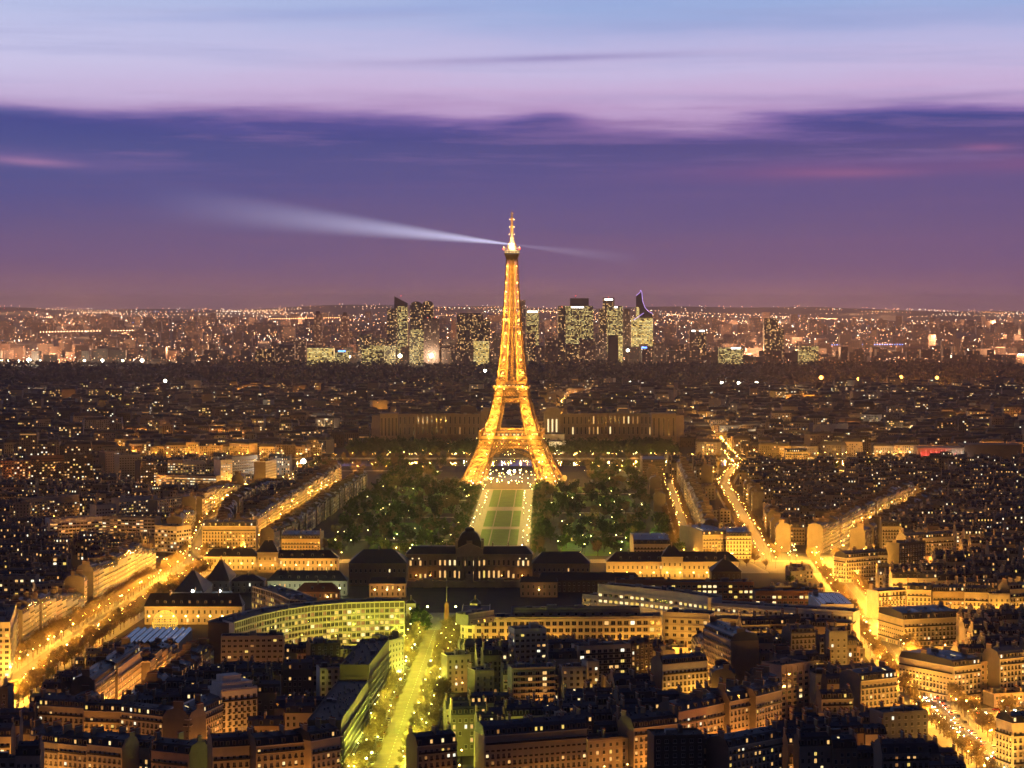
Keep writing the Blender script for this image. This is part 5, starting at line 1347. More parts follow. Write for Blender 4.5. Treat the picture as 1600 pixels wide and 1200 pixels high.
# park pavilion with lit glazing
a = P(889, 846); r = empty('park_pavilion', (a[0], a[1], 0)); tag(r, 'small glazed park pavilion glowing yellow-green among the trees', 'pavilion'); mb = MB(); mb.box(-7.5, 7.5, 0, 6, .1, 4.2, 'dark_wall'); mb.box(-8.6, 8.6, -1.2, 7, 4.2, 4.8, 'zinc')
for x in (-8, -2.7, 2.7, 8): mb.bar((x, -.9, 0), (x, -.9, 4.2), .2, 'trim')
mb.build('wall', r)
for i in range(5): link('window', win_mesh(2.5, 2.9, 'lit_yellow'), r, (-6+3*i, 0, .7))
# two curved palace wings across the river, and the pale terrace between them and the bank
def palace(sgn, label):
    Y = 3420; k = Y/F
    r = empty('palace_wing', (sgn*95, Y, 0)); tag(r, label, 'palace'); W = []
    if sgn > 0: pts = [(872,0), (905,8), (950,20), (1000,14), (1025,-4), (1054,-30)]
    else: pts = [(596,-30), (622,-6), (650,10), (700,16), (730,4), (758,-8)]
    pts = [((px-CX)*(Y+dy)/F, Y+dy) for px, dy in pts]
    curved(r, pts, 22, 48, 'buff', 16, 2.2, 11, 6.4, .36 if sgn > 0 else .1, 'buff', W=W, lits=['lit_warm', 'lit_pale', 'lit_dim'], ribs=1.6, rows=(1, 2), bandh=1.5, name='colonnade')
    a, b = ((850, 876) if sgn > 0 else (752, 778)); 
    mb = MB(); x0, x1 = (a-CX)*k-r.location.x, (b-CX)*k-r.location.x; mb.box(x0, x1, -8, 30, 0, 55, 'buff'); mb.box(x0-1, x1+1, -9, 31, 52, 53.5, 'buff'); mb.box(x0+3, x1-3, -4, 26, 55, 59, 'buff'); hd = mb.build('head_pavilion', r)
    for i in range(3): W.append((x0+(x1-x0)*(i+1)/4, -8.02, 22, 1, 0, 2.6, 20, 'lit_pale' if sgn > 0 else None))
    mb = MB(); e0, e1 = ((1018, 1056) if sgn > 0 else (594, 622)); x0, x1 = (e0-CX)*(Y-34)/F-r.location.x, (e1-CX)*(Y-34)/F-r.location.x; mb.box(x0, x1, -36, -6, 0, 52, 'buff'); mb.box(x0-.8, x1+.8, -36.8, -5, 48.5, 50, 'buff'); mb.build('end_pavilion', r)
    for i in range(5): W.append((x0+(x1-x0)*(i+.5)/5, -36.02, 18, 1, 0, 2.4, 27, None))
    put_windows(r, W)
    for px in ((860, 900, 950, 1000, 1040) if sgn > 0 else (610, 650, 700, 740, 765)): LAMPS.append(((px-CX)*(Y-60)/F, Y-60, 8, 1800, GOLD, 'lantern_gold', 'gardens across the river', .5))
palace(1, 'right curved palace wing of columns and lit tall windows across the river'); palace(-1, 'left curved palace wing of columns, mostly dark, across the river')
for px0, px1, Y, h, lab in ((846, 882, 3290, 26, 'pale floodlit terrace wall right of the tower leg'), (858, 884, 3240, 18, 'pale stair block with a bright lamp strip right of the tower leg')):
    r = wing_bld(px0, px1, Y, h, 1.5, 14, 'cream', 0, lab, 'terrace_building', roof='flat_roof', rows=1); LAMPS.append(((px0+px1)/2*Y/F-CX*Y/F, Y-14, 8, 30000, PALE, 'lantern_pale', 'terraces across the river', 1.0))
# museum with red-lit portico
a = P(1428, 722); r = empty('museum', (a[0], a[1]-30, 0)); tag(r, 'flat museum with a red-lit portico beyond the river at right', 'museum'); mb = MB(); mb.box(0, 62, 0, 30, 0, 21, 'stone'); mb.box(62, 140, -4, 40, 0, 26, 'dark_wall'); mb.box(-1, 63, -.8, 31, 19, 22, 'stone'); mb.build('wall', r)
for i in range(9):
    mb = MB(); mb.box(3+i*6.8, 4.6+i*6.8, -3.4, -2, 0, 19, 'white_wall'); mb.build('column', r)
mb = MB(); mb.box(0, 62, -4.2, 0, 19.05, 21.5, 'stone'); mb.build('portico_beam', r)
for i in range(4): o = link('red_floodlight', light(9000, (1, .05, .06), .8), r, (6+i*10, -9, 6))
for i in range(3): o = link('white_floodlight', light(5000, (1, .9, .8), .8), r, (44+i*7, -9, 5))

# ------------------------------------------------------------------ the far city
FARK = 3.0
def build_far():
    r = random.Random(5)
    avs = [((300,3000),(365,4662)), ((280,3250),(700,4300)), ((-560,3400),(-250,4200)), ((-900,3900),(-500,5200)), ((60,3700),(130,5200)), ((500,3300),(1100,4800))]
    def near_av(x, y, d=14):
        for a, b in avs:
            t = ((x-a[0])*(b[0]-a[0])+(y-a[1])*(b[1]-a[1]))/((b[0]-a[0])**2+(b[1]-a[1])**2)
            if 0 <= t <= 1 and math.hypot(x-a[0]-t*(b[0]-a[0]), y-a[1]-t*(b[1]-a[1])) < d: return True
        return False
    mb = MB(); y = 3170.0; n = 0
    while y < 5750:
        x = -.235*y-40; row = r.uniform(-.06, .06)
        for _ in range(r.choice((1, 2, 3, 3))):
            x0 = r.uniform(-.22, .22)*y; nl = r.randint(2, 7); pw = r.choice((8000, 16000, 40000, 70000)); cc = r.choice((AMBER, AMBER, GOLD, PALE))
            for k in range(nl):
                xx = x0+k*30; yy = y+row*xx-9
                if not (abs(xx) < 262 and yy < 3520): LAMPS.append((xx, yy, 6.5, pw*r.uniform(.5, 1.5), cc, 'lantern_amber' if cc == AMBER else 'lantern_gold', 'streets beyond the river', r.choice((.4, .55, .8))))
        dens = .93 if y < 5200 else .78
        while x < .235*y+40:
            W = r.uniform(14, 40); D = r.uniform(12, 18); h = r.uniform(13, 22) if r.random() < .93 else r.uniform(24, 36)
            yy = y+row*x+r.uniform(-5, 5); cx = x+W/2
            skip = near_av(cx, yy) or r.random() > dens or (abs(cx) < 262 and yy < 3520) or (yy < 3190 and 560 < cx < 760)
            if not skip:
                mb.set(cx, yy, 0, row+r.uniform(-.05, .05)+(r.choice((0, 0, 0, .5, -.6))))
                wl = r.choice(('plaster', 'buff', 'grey_wall', 'far_wall', 'far_wall', 'dark_wall', 'dark_wall', 'stone')); mb.box(-W/2, W/2, 0, D, 0, h, wl)
                if r.random() < .7:
                    i = 2.2; rh = r.uniform(3, 5); mb.add([(-W/2,0,h+.05),(W/2,0,h+.05),(W/2,D,h+.05),(-W/2,D,h+.05),(-W/2+i,i,h+rh),(W/2-i,i,h+rh),(W/2-i,D-i,h+rh),(-W/2+i,D-i,h+rh)], [(0,1,5,4),(1,2,6,5),(2,3,7,6),(3,0,4,7),(4,5,6,7)], 'far_roof')
                    for k in range(r.choice((0, 1, 2, 2))): xx = r.uniform(-W/2+1, W/2-1); mb.box(xx-.4, xx+.4, D*.3, D*.3+3, h+rh-1, h+rh+1.6, 'chimney')
                else:
                    mb.quad((-W/2,0,h+.05),(W/2,0,h+.05),(W/2,D,h+.05),(-W/2,D,h+.05),'far_roof'); mb.box(-2, 3, 3, 7, h, h+2.5, wl)
                nf, nb = int(h//3.1), int(W//2.9); lt = r.choice((.03, .06, .1, .16, .26)) if y < 5000 else r.choice((.04, .08, .14, .2))
                for f in range(nf):
                    if r.random() < .012: # a whole floor lit
                        mb.quad((-W/2+1,-.06,f*3.1+1),(W/2-1,-.06,f*3.1+1),(W/2-1,-.06,f*3.1+2.6),(-W/2+1,-.06,f*3.1+2.6), 'lit_dim')
                    for k in range(nb):
                        if r.random() < lt:
                            xx = -W/2+(k+.5)*W/nb; s = .8+.4*y/4000; mb.quad((xx-s,-.06,f*3.1+.8),(xx+s,-.06,f*3.1+.8),(xx+s,-.06,f*3.1+2.7),(xx-s,-.06,f*3.1+2.7), LITS[int(r.random()*len(LITS))])
                        elif y < 4000 and r.random() < .7:
                            xx = -W/2+(k+.5)*W/nb; mb.quad((xx-.65,-.05,f*3.1+.8),(xx+.65,-.05,f*3.1+.8),(xx+.65,-.05,f*3.1+2.7),(xx-.65,-.05,f*3.1+2.7), 'glass')
                n += 1
            x += W+(r.choice((0, 0, 0, 3, 10)) if r.random() < .8 else 16)
        y += r.uniform(26, 38) if y < 4600 else r.uniform(36, 60)
    mb.t = None; tag(mb.build('far_city_blocks'), 'far sea of dark city roofs with scattered lit windows beyond the river', 'rooftops', kind='stuff')
    # lamps of that district: lines along its avenues, scattered street lamps
    for a, b in avs:
        d, L, nn = seg(a, b); t = 0
        while t < L:
            for s in (-7, 7): LAMPS.append((a[0]+d.x*(t+r.uniform(-14,14))+nn.x*(s+r.uniform(-2,2)), a[1]+d.y*t+nn.y*s, 7, 26000 if avs.index((a, b)) == 0 else 16000, GOLD, 'lantern_gold', 'avenues beyond the river', r.choice((.4, .6, .8))))
            t += 38 if avs.index((a, b)) == 0 else 60
    for _ in range(110):
        y = r.uniform(3250, 5700); x = r.uniform(-.23, .23)*y
        if abs(x) < 262 and y < 3520: continue
        LAMPS.append((x, y, r.uniform(6, 16), r.uniform(3000, 12000), r.choice((AMBER, GOLD, GOLD, PALE)), r.choice(('lantern_amber', 'lantern_gold', 'lantern_pale')), 'streets beyond the river', r.uniform(.7, 1.2)))
    # the dark wood
    mb = MB()
    for _ in range(6800):
        y = r.uniform(5850, 8250); x = r.uniform(-.245, .245)*y
        top = 15+5*math.sin(x/160)+4*math.sin(x/57+y/90)+r.uniform(-3, 4)
        if y < 6100: top *= .6
        for k in range(5):
            p = Vector((x+r.gauss(0, 8), y+r.gauss(0, 8), max(2, top*r.uniform(.35, 1)))); u = Vector((r.gauss(0,1), r.gauss(0,1), r.gauss(0,.5))).normalized()*r.uniform(3, 7); v = u.cross(Vector((r.gauss(0,1), r.gauss(0,1), r.gauss(0,1)))).normalized()*r.uniform(2, 4.5)
            mb.quad(p-u-v*.6, p+u*.8-v, p+u+v*.7, p-u*.6+v, 'far_leaf')
    tag(mb.build('woods'), 'dark band of distant woodland below the far towers', 'woodland', kind='stuff')
    # suburbs: blocks, then countless small lights
    win_grid('suburb_skin', (.20,.13,.11), (5.5, 4.2), (.7, .6), .07, ((255,170,95), (255,215,160)), 1.3)
    mb = MB()
    for _ in range(1500):
        y = 8350+6500*r.random()**1.5; x = r.uniform(-.25, .25)*y; W = r.uniform(20, 70); D = r.uniform(14, 30); h = r.choice((12, 16, 20, 24, 30, 36, 52)) if r.random() < .8 else r.uniform(30, 70); z = terrain_z(x, y)
        if y < 9300 and abs(x) < 650: h *= 1.25
        mb.set(x, y, z-3, r.uniform(-.4, .4)); mb.box(-W/2, W/2, 0, D, 0, h+3, 'suburb_skin')
    mb.t = None; tag(mb.build('suburb_blocks'), 'hazy distant suburb of apartment blocks towards the horizon', 'suburb', kind='stuff')
    for nm, c, s in (('spark_amber', (1,.40,.13), 18), ('spark_peach', (1,.56,.30), 20), ('spark_white', (1,.88,.7), 22), ('spark_red', (1,.1,.06), 6), ('spark_blue', (.1,.3,1), 7)): emis(nm, c, s)
    mb = MB()
    def spark(x, y, z, rr, m): mb.add([(x-rr,y,z),(x+rr,y,z),(x,y,z+rr),(x,y,z-rr),(x,y-rr,z),(x,y+rr,z)], [(0,4,2),(4,1,2),(1,4,3),(4,0,3),(0,2,5),(2,1,5),(1,3,5),(3,0,5)], m)
    pick = lambda: r.choice(('spark_amber',)*5+('spark_peach',)*6+('spark_white',)*2) if r.random() < .985 else r.choice(('spark_red', 'spark_blue'))
    for _ in range(3600):
        py = 492+72*r.random()**.8; y = 8400+ (564-py)**1.35*26
        y = min(y, 22500); x = r.uniform(-.245, .245)*y; spark(x, y, terrain_z(x, y)+r.uniform(6, 26), r.uniform(.7, 1.7)*y/11000, pick())
    for _ in range(170):
        y = 8600+12500*r.random(); x = r.uniform(-.24, .24)*y; a = r.uniform(-.5, .5) if r.random() < .75 else r.uniform(0, 3); L = r.uniform(150, 900); n = int(L/r.uniform(28, 60)); m = pick()
        for k in range(n):
            xx, yy = x+math.cos(a)*L*k/n, y+math.sin(a)*L*k/n; spark(xx, yy, terrain_z(xx, yy)+12, r.uniform(.7, 1.3)*yy/11000, m if r.random() < .8 else pick())
    for _ in range(260):   # villages on the far ridge
        y = r.uniform(20500, 23000); x = r.choice((r.gauss(.11, .05), r.gauss(.2, .04), r.gauss(-.19, .04), r.gauss(-.08, .04)))*y; spark(x, y, terrain_z(x, y)+14, r.uniform(1.2, 2.4), pick())
    for x0, x1, yy, z, m in ((.137,.175,10200,24,'spark_blue'), (-.108,-.075,13500,90,'spark_amber'), (.212,.235,9300,18,'spark_white'), (-.21,-.165,11500,50,'spark_peach')):
        for k in range(34): x = (x0+(x1-x0)*k/34)*yy; spark(x, yy, terrain_z(x, yy)+z*.5+8, 2.2, m)
    cl = tag(mb.build('distant_city_lights'), 'thousands of tiny amber and white lights of the suburbs up to the horizon', 'city lights', kind='stuff')
    for _ in range(130):  # added unseen lights that warm the haze and the far facades
        y = 8500+11000*r.random()**1.3; x = r.uniform(-.25, .25)*y; link('added_district_light', light(round(r.uniform(3, 8))*1e5*FARK, (1,.47,.20), 12), cl, (x, y, terrain_z(x, y)+45))
build_far()

# ------------------------------------------------------------------ business-district towers, each its own thing
win_grid('skin_dark', (.07,.05,.055), (4.6, 4.8), (.7, .5), .24, ((255,190,110), (255,230,170)), 2.0)
win_grid('skin_lit', (.20,.17,.13), (4.4, 4.8), (.9, .52), .6, ((255,210,115), (245,240,165)), 1.35)
win_grid('skin_gold', (.35,.28,.16), (6.0, 4.8), (.92, .6), .95, ((255,205,95), (255,235,160)), 1.5)
win_grid('skin_pink', (.25,.16,.14), (6.0, 5.0), (.5, .5), .18, ((255,190,130), (255,220,180)), 1.6)
pbsdf('tower_cap', (.07,.05,.06), .6); emis('sky_sign', (1,.95,.85), 9); emis('blue_sign', (.1,.25,1), 6); emis('violet_edge', (.55,.35,1), 2.2)
TYY = 8500.0
def tw(px0, px1, top, skin, label, base=570, Y=TYY, cap=None, slope=0, sign=None, D=None, red=0, name='skyscraper', rounded=0):
    k = Y/F; x0, x1 = (px0-CX)*k, (px1-CX)*k; H_ = EYE-(top-HY)*k; W = x1-x0; D = D or max(18, W*.6)
    r = empty(name, ((x0+x1)/2, Y, 0)); tag(r, label, 'skyscraper' if name == 'skyscraper' else 'office block'); mb = MB()
    if slope:
        h2 = H_-slope*k; mb.add([(-W/2,0,0),(W/2,0,0),(W/2,D,0),(-W/2,D,0),(-W/2,0,H_),(W/2,0,h2),(W/2,D,h2),(-W/2,D,H_)], [(0,1,5,4),(1,2,6,5),(2,3,7,6),(3,0,4,7),(4,5,6,7)], skin)
    elif rounded:
        prof = [(-W/2, 0)]+[(-W/2*math.cos(a), H_-W*.32+W*.32*math.sin(a)) for a in [math.pi*i/12 for i in range(13)]]+[(W/2, 0)]
        mb.poly([(x, 0, z) for x, z in prof[::-1]][::-1][::-1], skin); mb.poly([(x, D, z) for x, z in prof], skin)
        for (a, b), (c, d) in zip(prof, prof[1:]): mb.quad((a,0,b),(c,0,d),(c,D,d),(a,D,b), skin)
    else: mb.box(-W/2, W/2, 0, D, 0, H_, skin)
    body = mb.build('tower_body', r)
    if cap:
        mb = MB(); cw = cap[0]*W/2; mb.box(-cw, cw, 3, D-3, H_-2, H_+cap[1]*k, 'tower_cap'); mb.build('roof_plant', r)
    if sign:
        mb = MB(); sx = sign[0]*W; mb.quad((sx-W*sign[2]/2,-.5,H_-sign[1]*k-5),(sx+W*sign[2]/2,-.5,H_-sign[1]*k-5),(sx+W*sign[2]/2,-.5,H_-sign[1]*k),(sx-W*sign[2]/2,-.5,H_-sign[1]*k), sign[3]); mb.build('roof_light', r)
    for i in range(red):
        mb = MB(); x = -W/2+W*(i+.5)/red if red > 1 else 0; mb.lathe([(.01,H_+(cap[1]*k if cap else 0)),(1.5,H_+1.5+(cap[1]*k if cap else 0)),(.01,H_+3+(cap[1]*k if cap else 0))], 'spark_red', 6, x, 3); mb.build('warning_lamp', r)
    return r, x0, x1, H_, k
tw(605,621,482,'skin_dark','dark glass tower with gold-dotted windows, leftmost of the distant tower group')
tw(621,637,479,'skin_lit','tower lit in its lower part below a dark raked crown, left group'); tw(616,637,463,'tower_cap','dark raked wedge crown tower rising above the left group', Y=TYY+40, slope=11, red=1)
tw(641,660,471,'skin_dark','left of two round-topped dark towers', rounded=1); tw(660,677,470,'skin_dark','right of two round-topped dark towers', rounded=1, Y=TYY+20)
tw(662,686,499,'skin_pink','pinkish slab tower in front of the round-topped pair', Y=TYY-200, red=2, cap=(1.02,2)); tw(640,662,515,'skin_lit','low lit office block in front of the round-topped pair', Y=TYY-150, name='office_block')
tw(714,755,491,'skin_dark','broad dark tower with gold-dotted windows, left of the lattice tower', cap=(.8,2)); tw(742,766,498,'skin_dark','narrower dark tower overlapping the broad one, left of the lattice tower', Y=TYY-80); tw(740,764,533,'skin_gold','brightly lit low block at the foot of the broad dark tower', Y=TYY-300, name='office_block')
# great arch
k = (TYY+700)/F; r = empty('monumental_arch', ((774-CX)*k, TYY+700, 0)); tag(r, 'pale hollow cube arch just left of the lattice tower', 'arch'); mb = MB(); hw = 13*k; top = EYE-10*k; mb.box(-hw, -hw*.62, 0, 60, 0, top, 'skin_pink'); mb.box(hw*.62, hw, 0, 60, 0, top, 'skin_pink'); mb.box(-hw*.62, hw*.62, 0, 60, top*.86, top, 'skin_pink'); mb.build('arch_frame', r)
tw(811,821,469,'skin_pink','slim plain tower directly right of the lattice tower'); tw(822,842,485,'skin_lit','slim lit tower with bright crown line right of the lattice tower', sign=(0,1,.8,'sky_sign'))
tw(705,712,500,'skin_pink','thin pinkish tower left of the broad dark tower', Y=TYY+300)
tw(490,503,490,'skin_pink','left of two isolated slim residential towers', Y=TYY+600, cap=(.5,4)); tw(533,545,492,'skin_pink','right of two isolated slim residential towers', Y=TYY+600, cap=(.5,4))
tw(480,521,544,'skin_gold','long low block of brilliant windows at the edge of the wood', Y=TYY-320, name='office_block'); tw(523,545,547,'skin_lit','lit block with small blue sign at the edge of the wood', Y=TYY-320, name='office_block', sign=(0,0.5,.5,'blue_sign')); tw(565,600,540,'skin_lit','lit block beside the foot of the left tower group', Y=TYY-250, name='office_block')
r, x0, x1, H_, k = tw(872,927,478,'skin_lit','widest tower, a broad lit slab with a dark upper box and mast', sign=(.05,1,.35,'sky_sign'), D=60); mb = MB(); cxx = (x0+x1)/2; mb.box((891-CX)*k-cxx, (920-CX)*k-cxx, 8, 50, H_-1, EYE-(466-HY)*k, 'tower_cap'); mb.bar((0,25,H_), (0,25,EYE-(460-HY)*k), 1.2, 'tower_cap'); mb.build('upper_box', r); mb = MB(); mb.lathe([(.01,-2),(2,0),(.01,2)], 'spark_red', 6, 0, 20); q = mb.build('warning_lamp', r); q.location = (0, 0, EYE-(462-HY)*k)
tw(872,884,480,'skin_dark','dark flank tower at the left edge of the widest tower', Y=TYY-60, red=1)
tw(936,951,482,'skin_dark','dark tower behind the greenish-lit tower', Y=TYY+60); tw(942,960,465,'skin_dark','dark tower with bright crown lamps behind the greenish-lit tower', Y=TYY+120, sign=(0,2,.7,'sky_sign'), red=1)
tw(949,973,478,'skin_lit','greenish-lit slab tower right of the widest tower', Y=TYY, sign=(.05,1,.2,'sky_sign')); tw(974,985,482,'skin_pink','dim rounded tower beside the greenish-lit tower', rounded=1, Y=TYY+30); tw(950,966,524,'tower_cap','plain dark pillar block at the foot of the greenish-lit tower', Y=TYY-250); tw(966,973,524,'skin_gold','thin bright lit strip block beside the plain dark pillar', Y=TYY-250)
# the tower with the swept spire
r, x0, x1, H_, k = tw(987,1020,497,'skin_gold','golden-lit tower with a dark spire sweeping up to a violet point'); cxx = (x0+x1)/2; mb = MB()
prof = [(994,497),(994,462),(1000,457),(1001,453),(1003,457),(1004,470),(1008,481),(1014,487),(1020,490),(1020,497)]; pr = [((px-CX)*k-cxx, EYE-(py-HY)*k) for px, py in prof]
mb.poly([(x, 2, z) for x, z in pr][::-1], 'tower_cap'); mb.poly([(x, 18, z) for x, z in pr], 'tower_cap')
for (a, b), (c, d) in zip(pr, pr[1:]): mb.quad((a,2,b),(a,18,b),(c,18,d),(c,2,d), 'tower_cap')
mb.build('spire', r); mb = MB()
for (a, b), (c, d) in zip(pr[1:9], pr[2:9]): mb.bar((a,1.4,b), (c,1.4,d), .9, 'violet_edge')
mb.bar(((990-CX)*k-cxx,-.6,EYE-(500-HY)*k), ((1006-CX)*k-cxx,-.6,EYE-(489-HY)*k), .9, 'violet_edge'); mb.build('violet_edge_light', r)
mb = MB(); mb.quad(((994-CX)*k-cxx,1.5,EYE-(497-HY)*k), ((999-CX)*k-cxx,1.5,EYE-(497-HY)*k), ((999-CX)*k-cxx,1.5,EYE-(480-HY)*k), ((994-CX)*k-cxx,1.5,EYE-(480-HY)*k), 'skin_gold'); mb.build('lit_core', r)
tw(1003,1021,541,'skin_pink','low dark block with a blue sign below the spired tower', Y=TYY-350, sign=(-.3,1,.45,'blue_sign'), name='office_block')
tw(1077,1090,516,'skin_pink','pale left half of an isolated two-tone slab tower', sign=(0,0,.4,'sky_sign')); tw(1090,1103,516,'skin_dark','dark right half of an isolated two-tone slab tower', sign=(0,0,.6,'sky_sign'))
tw(1194,1216,497,'skin_dark','isolated dark tower on the right with gold-dotted windows'); tw(1213,1225,512,'skin_dark','lower step of the isolated dark tower on the right', Y=TYY+10)
tw(1124,1161,543,'skin_lit','wide lit office block right of the two-tone slab tower', Y=TYY-200, name='office_block', sign=(.2,0,.4,'sky_sign')); tw(1249,1279,541,'skin_lit','stepped greenish-lit block right of the isolated dark tower', Y=TYY-200, name='office_block')
rr_ = random.Random(3)
for i, (a, b, t) in enumerate(((560,580,522),(582,602,528),(690,712,530),(770,786,520),(786,806,536),(822,836,520),(836,852,540),(852,872,528),(868,884,545),(884,905,538),(905,930,530),(930,948,520),(1022,1040,540),(1042,1070,548),(600,618,540),(690,704,545),(712,738,548),(430,460,538),(400,428,545),(455,478,530))):
    tw(a, b, t, rr_.choice(('skin_pink', 'skin_dark', 'skin_lit', 'skin_pink')), '%s mid-rise block from the left around the feet of the distant towers' % ORD[i] if False else 'mid-rise block around the feet of the distant towers, %s of its row from the left' % ORD[sorted(x[0] for x in ((560,),(582,),(690,),(770,),(786,),(822,),(836,),(852,),(868,),(884,),(905,),(930,),(1022,),(1042,),(600,),(690.5,),(712,),(430,),(400,),(455,))).index(a if i != 15 else 690.5)], Y=TYY-rr_.uniform(60, 260), name='office_block')
# strong floodlights on masts at the edges of the wood
def mast(px, py, Y, r, pw, col, lan, label, grp):
    x = (px-CX)*Y/F; z = EYE-(py-HY)*Y/F
    o = empty('floodlight_mast', (x, Y, 0)); tag(o, label, 'floodlight', grp); mb = MB(); mb.bar((0,0,0), (0,0,z), .5, 'lamp_iron', .3, 6); mb.build('pole', o); mb = MB(); r *= .95; mb.lathe([(.01,-r),(r*.8,-r*.5),(r,0),(r*.8,r*.5),(.01,r)], lan, 10); h = mb.build('lamp_head', o); h.location = (0, 0, z+r*.3); link('flood_glow', light(pw, col, r*1.1), h, (0, 0, 0))
emis('mast_white', (1,.97,.72), 26); emis('mast_pale', (1,.88,.5), 24); emis('mast_orange', (1,.42,.07), 9)
for px, py, r, l in ((2,564,5,'mast_pale'),(12,564,5,'mast_pale'),(29,565,5,'mast_white'),(45,564,9,'mast_white'),(63,565,5,'mast_white'),(132,564,5,'mast_pale'),(160,564,6,'mast_white'),(192,564,4,'mast_pale'),(222,564,7,'mast_white')):
    mast(px, py, 8290, r, 600000*r/5, PALE, l, 'brilliant %s racecourse floodlight on a mast behind the wood at left' % ('white' if l == 'mast_white' else 'pale yellow'), 'racecourse floodlights, '+l)
for px, py, r in ((546,558,5),(591,557,5),(625,557,8),(674,557,8),(981,548,6)): mast(px, py, 8270, r, 900000*r/6, PALE, 'mast_pale', 'brilliant pale floodlight on a mast at the feet of the distant towers', 'floodlights at the tower feet')
for px, py, r in ((1283,591,6),(1341,593,4.5),(1408,590,5),(1464,591,5),(1518,595,3.5),(1558,591,4)): mast(px, py, 5900, r, 4000000*r/5, AMBER, 'mast_orange', 'strong orange lamp on a mast along the distant railway edge at right', 'orange mast lamps at right')
for px, py, r in ((985,599,4.5),(1006,599,4),(1128,599,4),(1154,599,3.6),(1182,599,4.5),(258,596,4.5)): mast(px, py, 5800, r, 250000, WHITE, 'mast_white', 'white sports-ground floodlight on a mast before the wood', 'white sports-ground floodlights')
mast(758, 580, 6300, 4.5, 500000, PALE, 'mast_pale', 'single warm floodlight in the wood just left of the lattice tower', None)

# ------------------------------------------------------------------ street lamps
PH_SEEN = {}
def build_lamps():
    # the ones that show largest are individuals
    L = sorted(LAMPS, key=lambda l: l[1]-(400 if l[4] == LIME else 0))
    L = [l for l in L if -60 < scr(l[0], l[1], l[2])[0] < 1660 and scr(l[0], l[1], l[2])[1] < 1260]
    vis = [l for l in L if seen(Vector((l[0], l[1], l[2]+.5)), EYES[:1], 30)]
    vs = set(id(l) for l in vis)
    big = [l for l in vis][:290]; bigs = set(id(l) for l in big)
    meshes = {}
    mb = MB()
    mb.bar((0,0,0),(0,0,.9),.16,'lamp_iron',.12,6); mb.bar((0,0,.9),(0,0,6.6),.09,'lamp_iron',.06,6); mb.bar((0,0,6.5),(0,0,7.0),.06,'lamp_iron',.16,6)
    pole = mb.mesh('street_lamp')
    def head(r, lan):
        k = (round(r, 2), lan)
        if k not in meshes:
            m = MB(); m.lathe([(.01,-r),(r*.75,-r*.6),(r,0),(r*.75,r*.6),(.01,r)], lan, 8); meshes[k] = m.mesh('lantern')
        return meshes[k]
    rest = MB(); rl = []
    cols = {'lantern_gold': 'gold', 'lantern_lime': 'yellow-green', 'lantern_pale': 'pale yellow', 'lantern_white': 'white', 'lantern_amber': 'amber'}
    for l in L:
        x, y, h, pw, col, lan, ph, r = l
        if id(l) in bigs:
            o = link('street_lamp', pole, None, (x, y, .1)); o.scale = (1, 1, h/7.0)
            tag(o, 'street lamp with %s lantern, one of many along the %s' % (cols[lan], ph) if 'street' in ph or 'avenue' in ph or 'boulevard' in ph else 'lamp post with %s lantern, one of many at the %s' % (cols[lan], ph), 'street lamp', 'street lamps with %s lanterns, %s' % (cols[lan], ph))
            hd = link('lantern', head(r, lan), o, (0, 0, 7.0+r*.9)); hd.scale = (1, 1, 7.0/h)
            if pw > 0: link('lantern_glow', light(round(pw, -3) if pw > 5000 else max(500, round(pw, -2)), col, r*1.05), hd, (0, 0, 0))
        else:
            rest.set(x, y, 0); rest.bar((0,0,0),(0,0,h),.1,'lamp_iron',.07,4)
            if id(l) in vs: rest.lathe([(.01,h),(r*.8,h+r*.5),(r*.8,h+r*1.3),(.01,h+r*1.8)], lan, 6)
            rl.append((x, y, h+r*.9, pw, col, r))
    rest.t = None
    o = rest.build('distant_street_lamps'); tag(o, 'scattered small street lamps and park lamps beyond the nearest ones', 'street lamps', kind='stuff')
    for x, y, z, pw, col, r in rl: link('distant_lamp_glow', light(round(pw, -3) if pw > 5000 else max(500, round(pw, -2)), col, r*1.05), o, (x, y, z))
    print('lamps', len(L), 'visible', len(vis))
build_lamps()

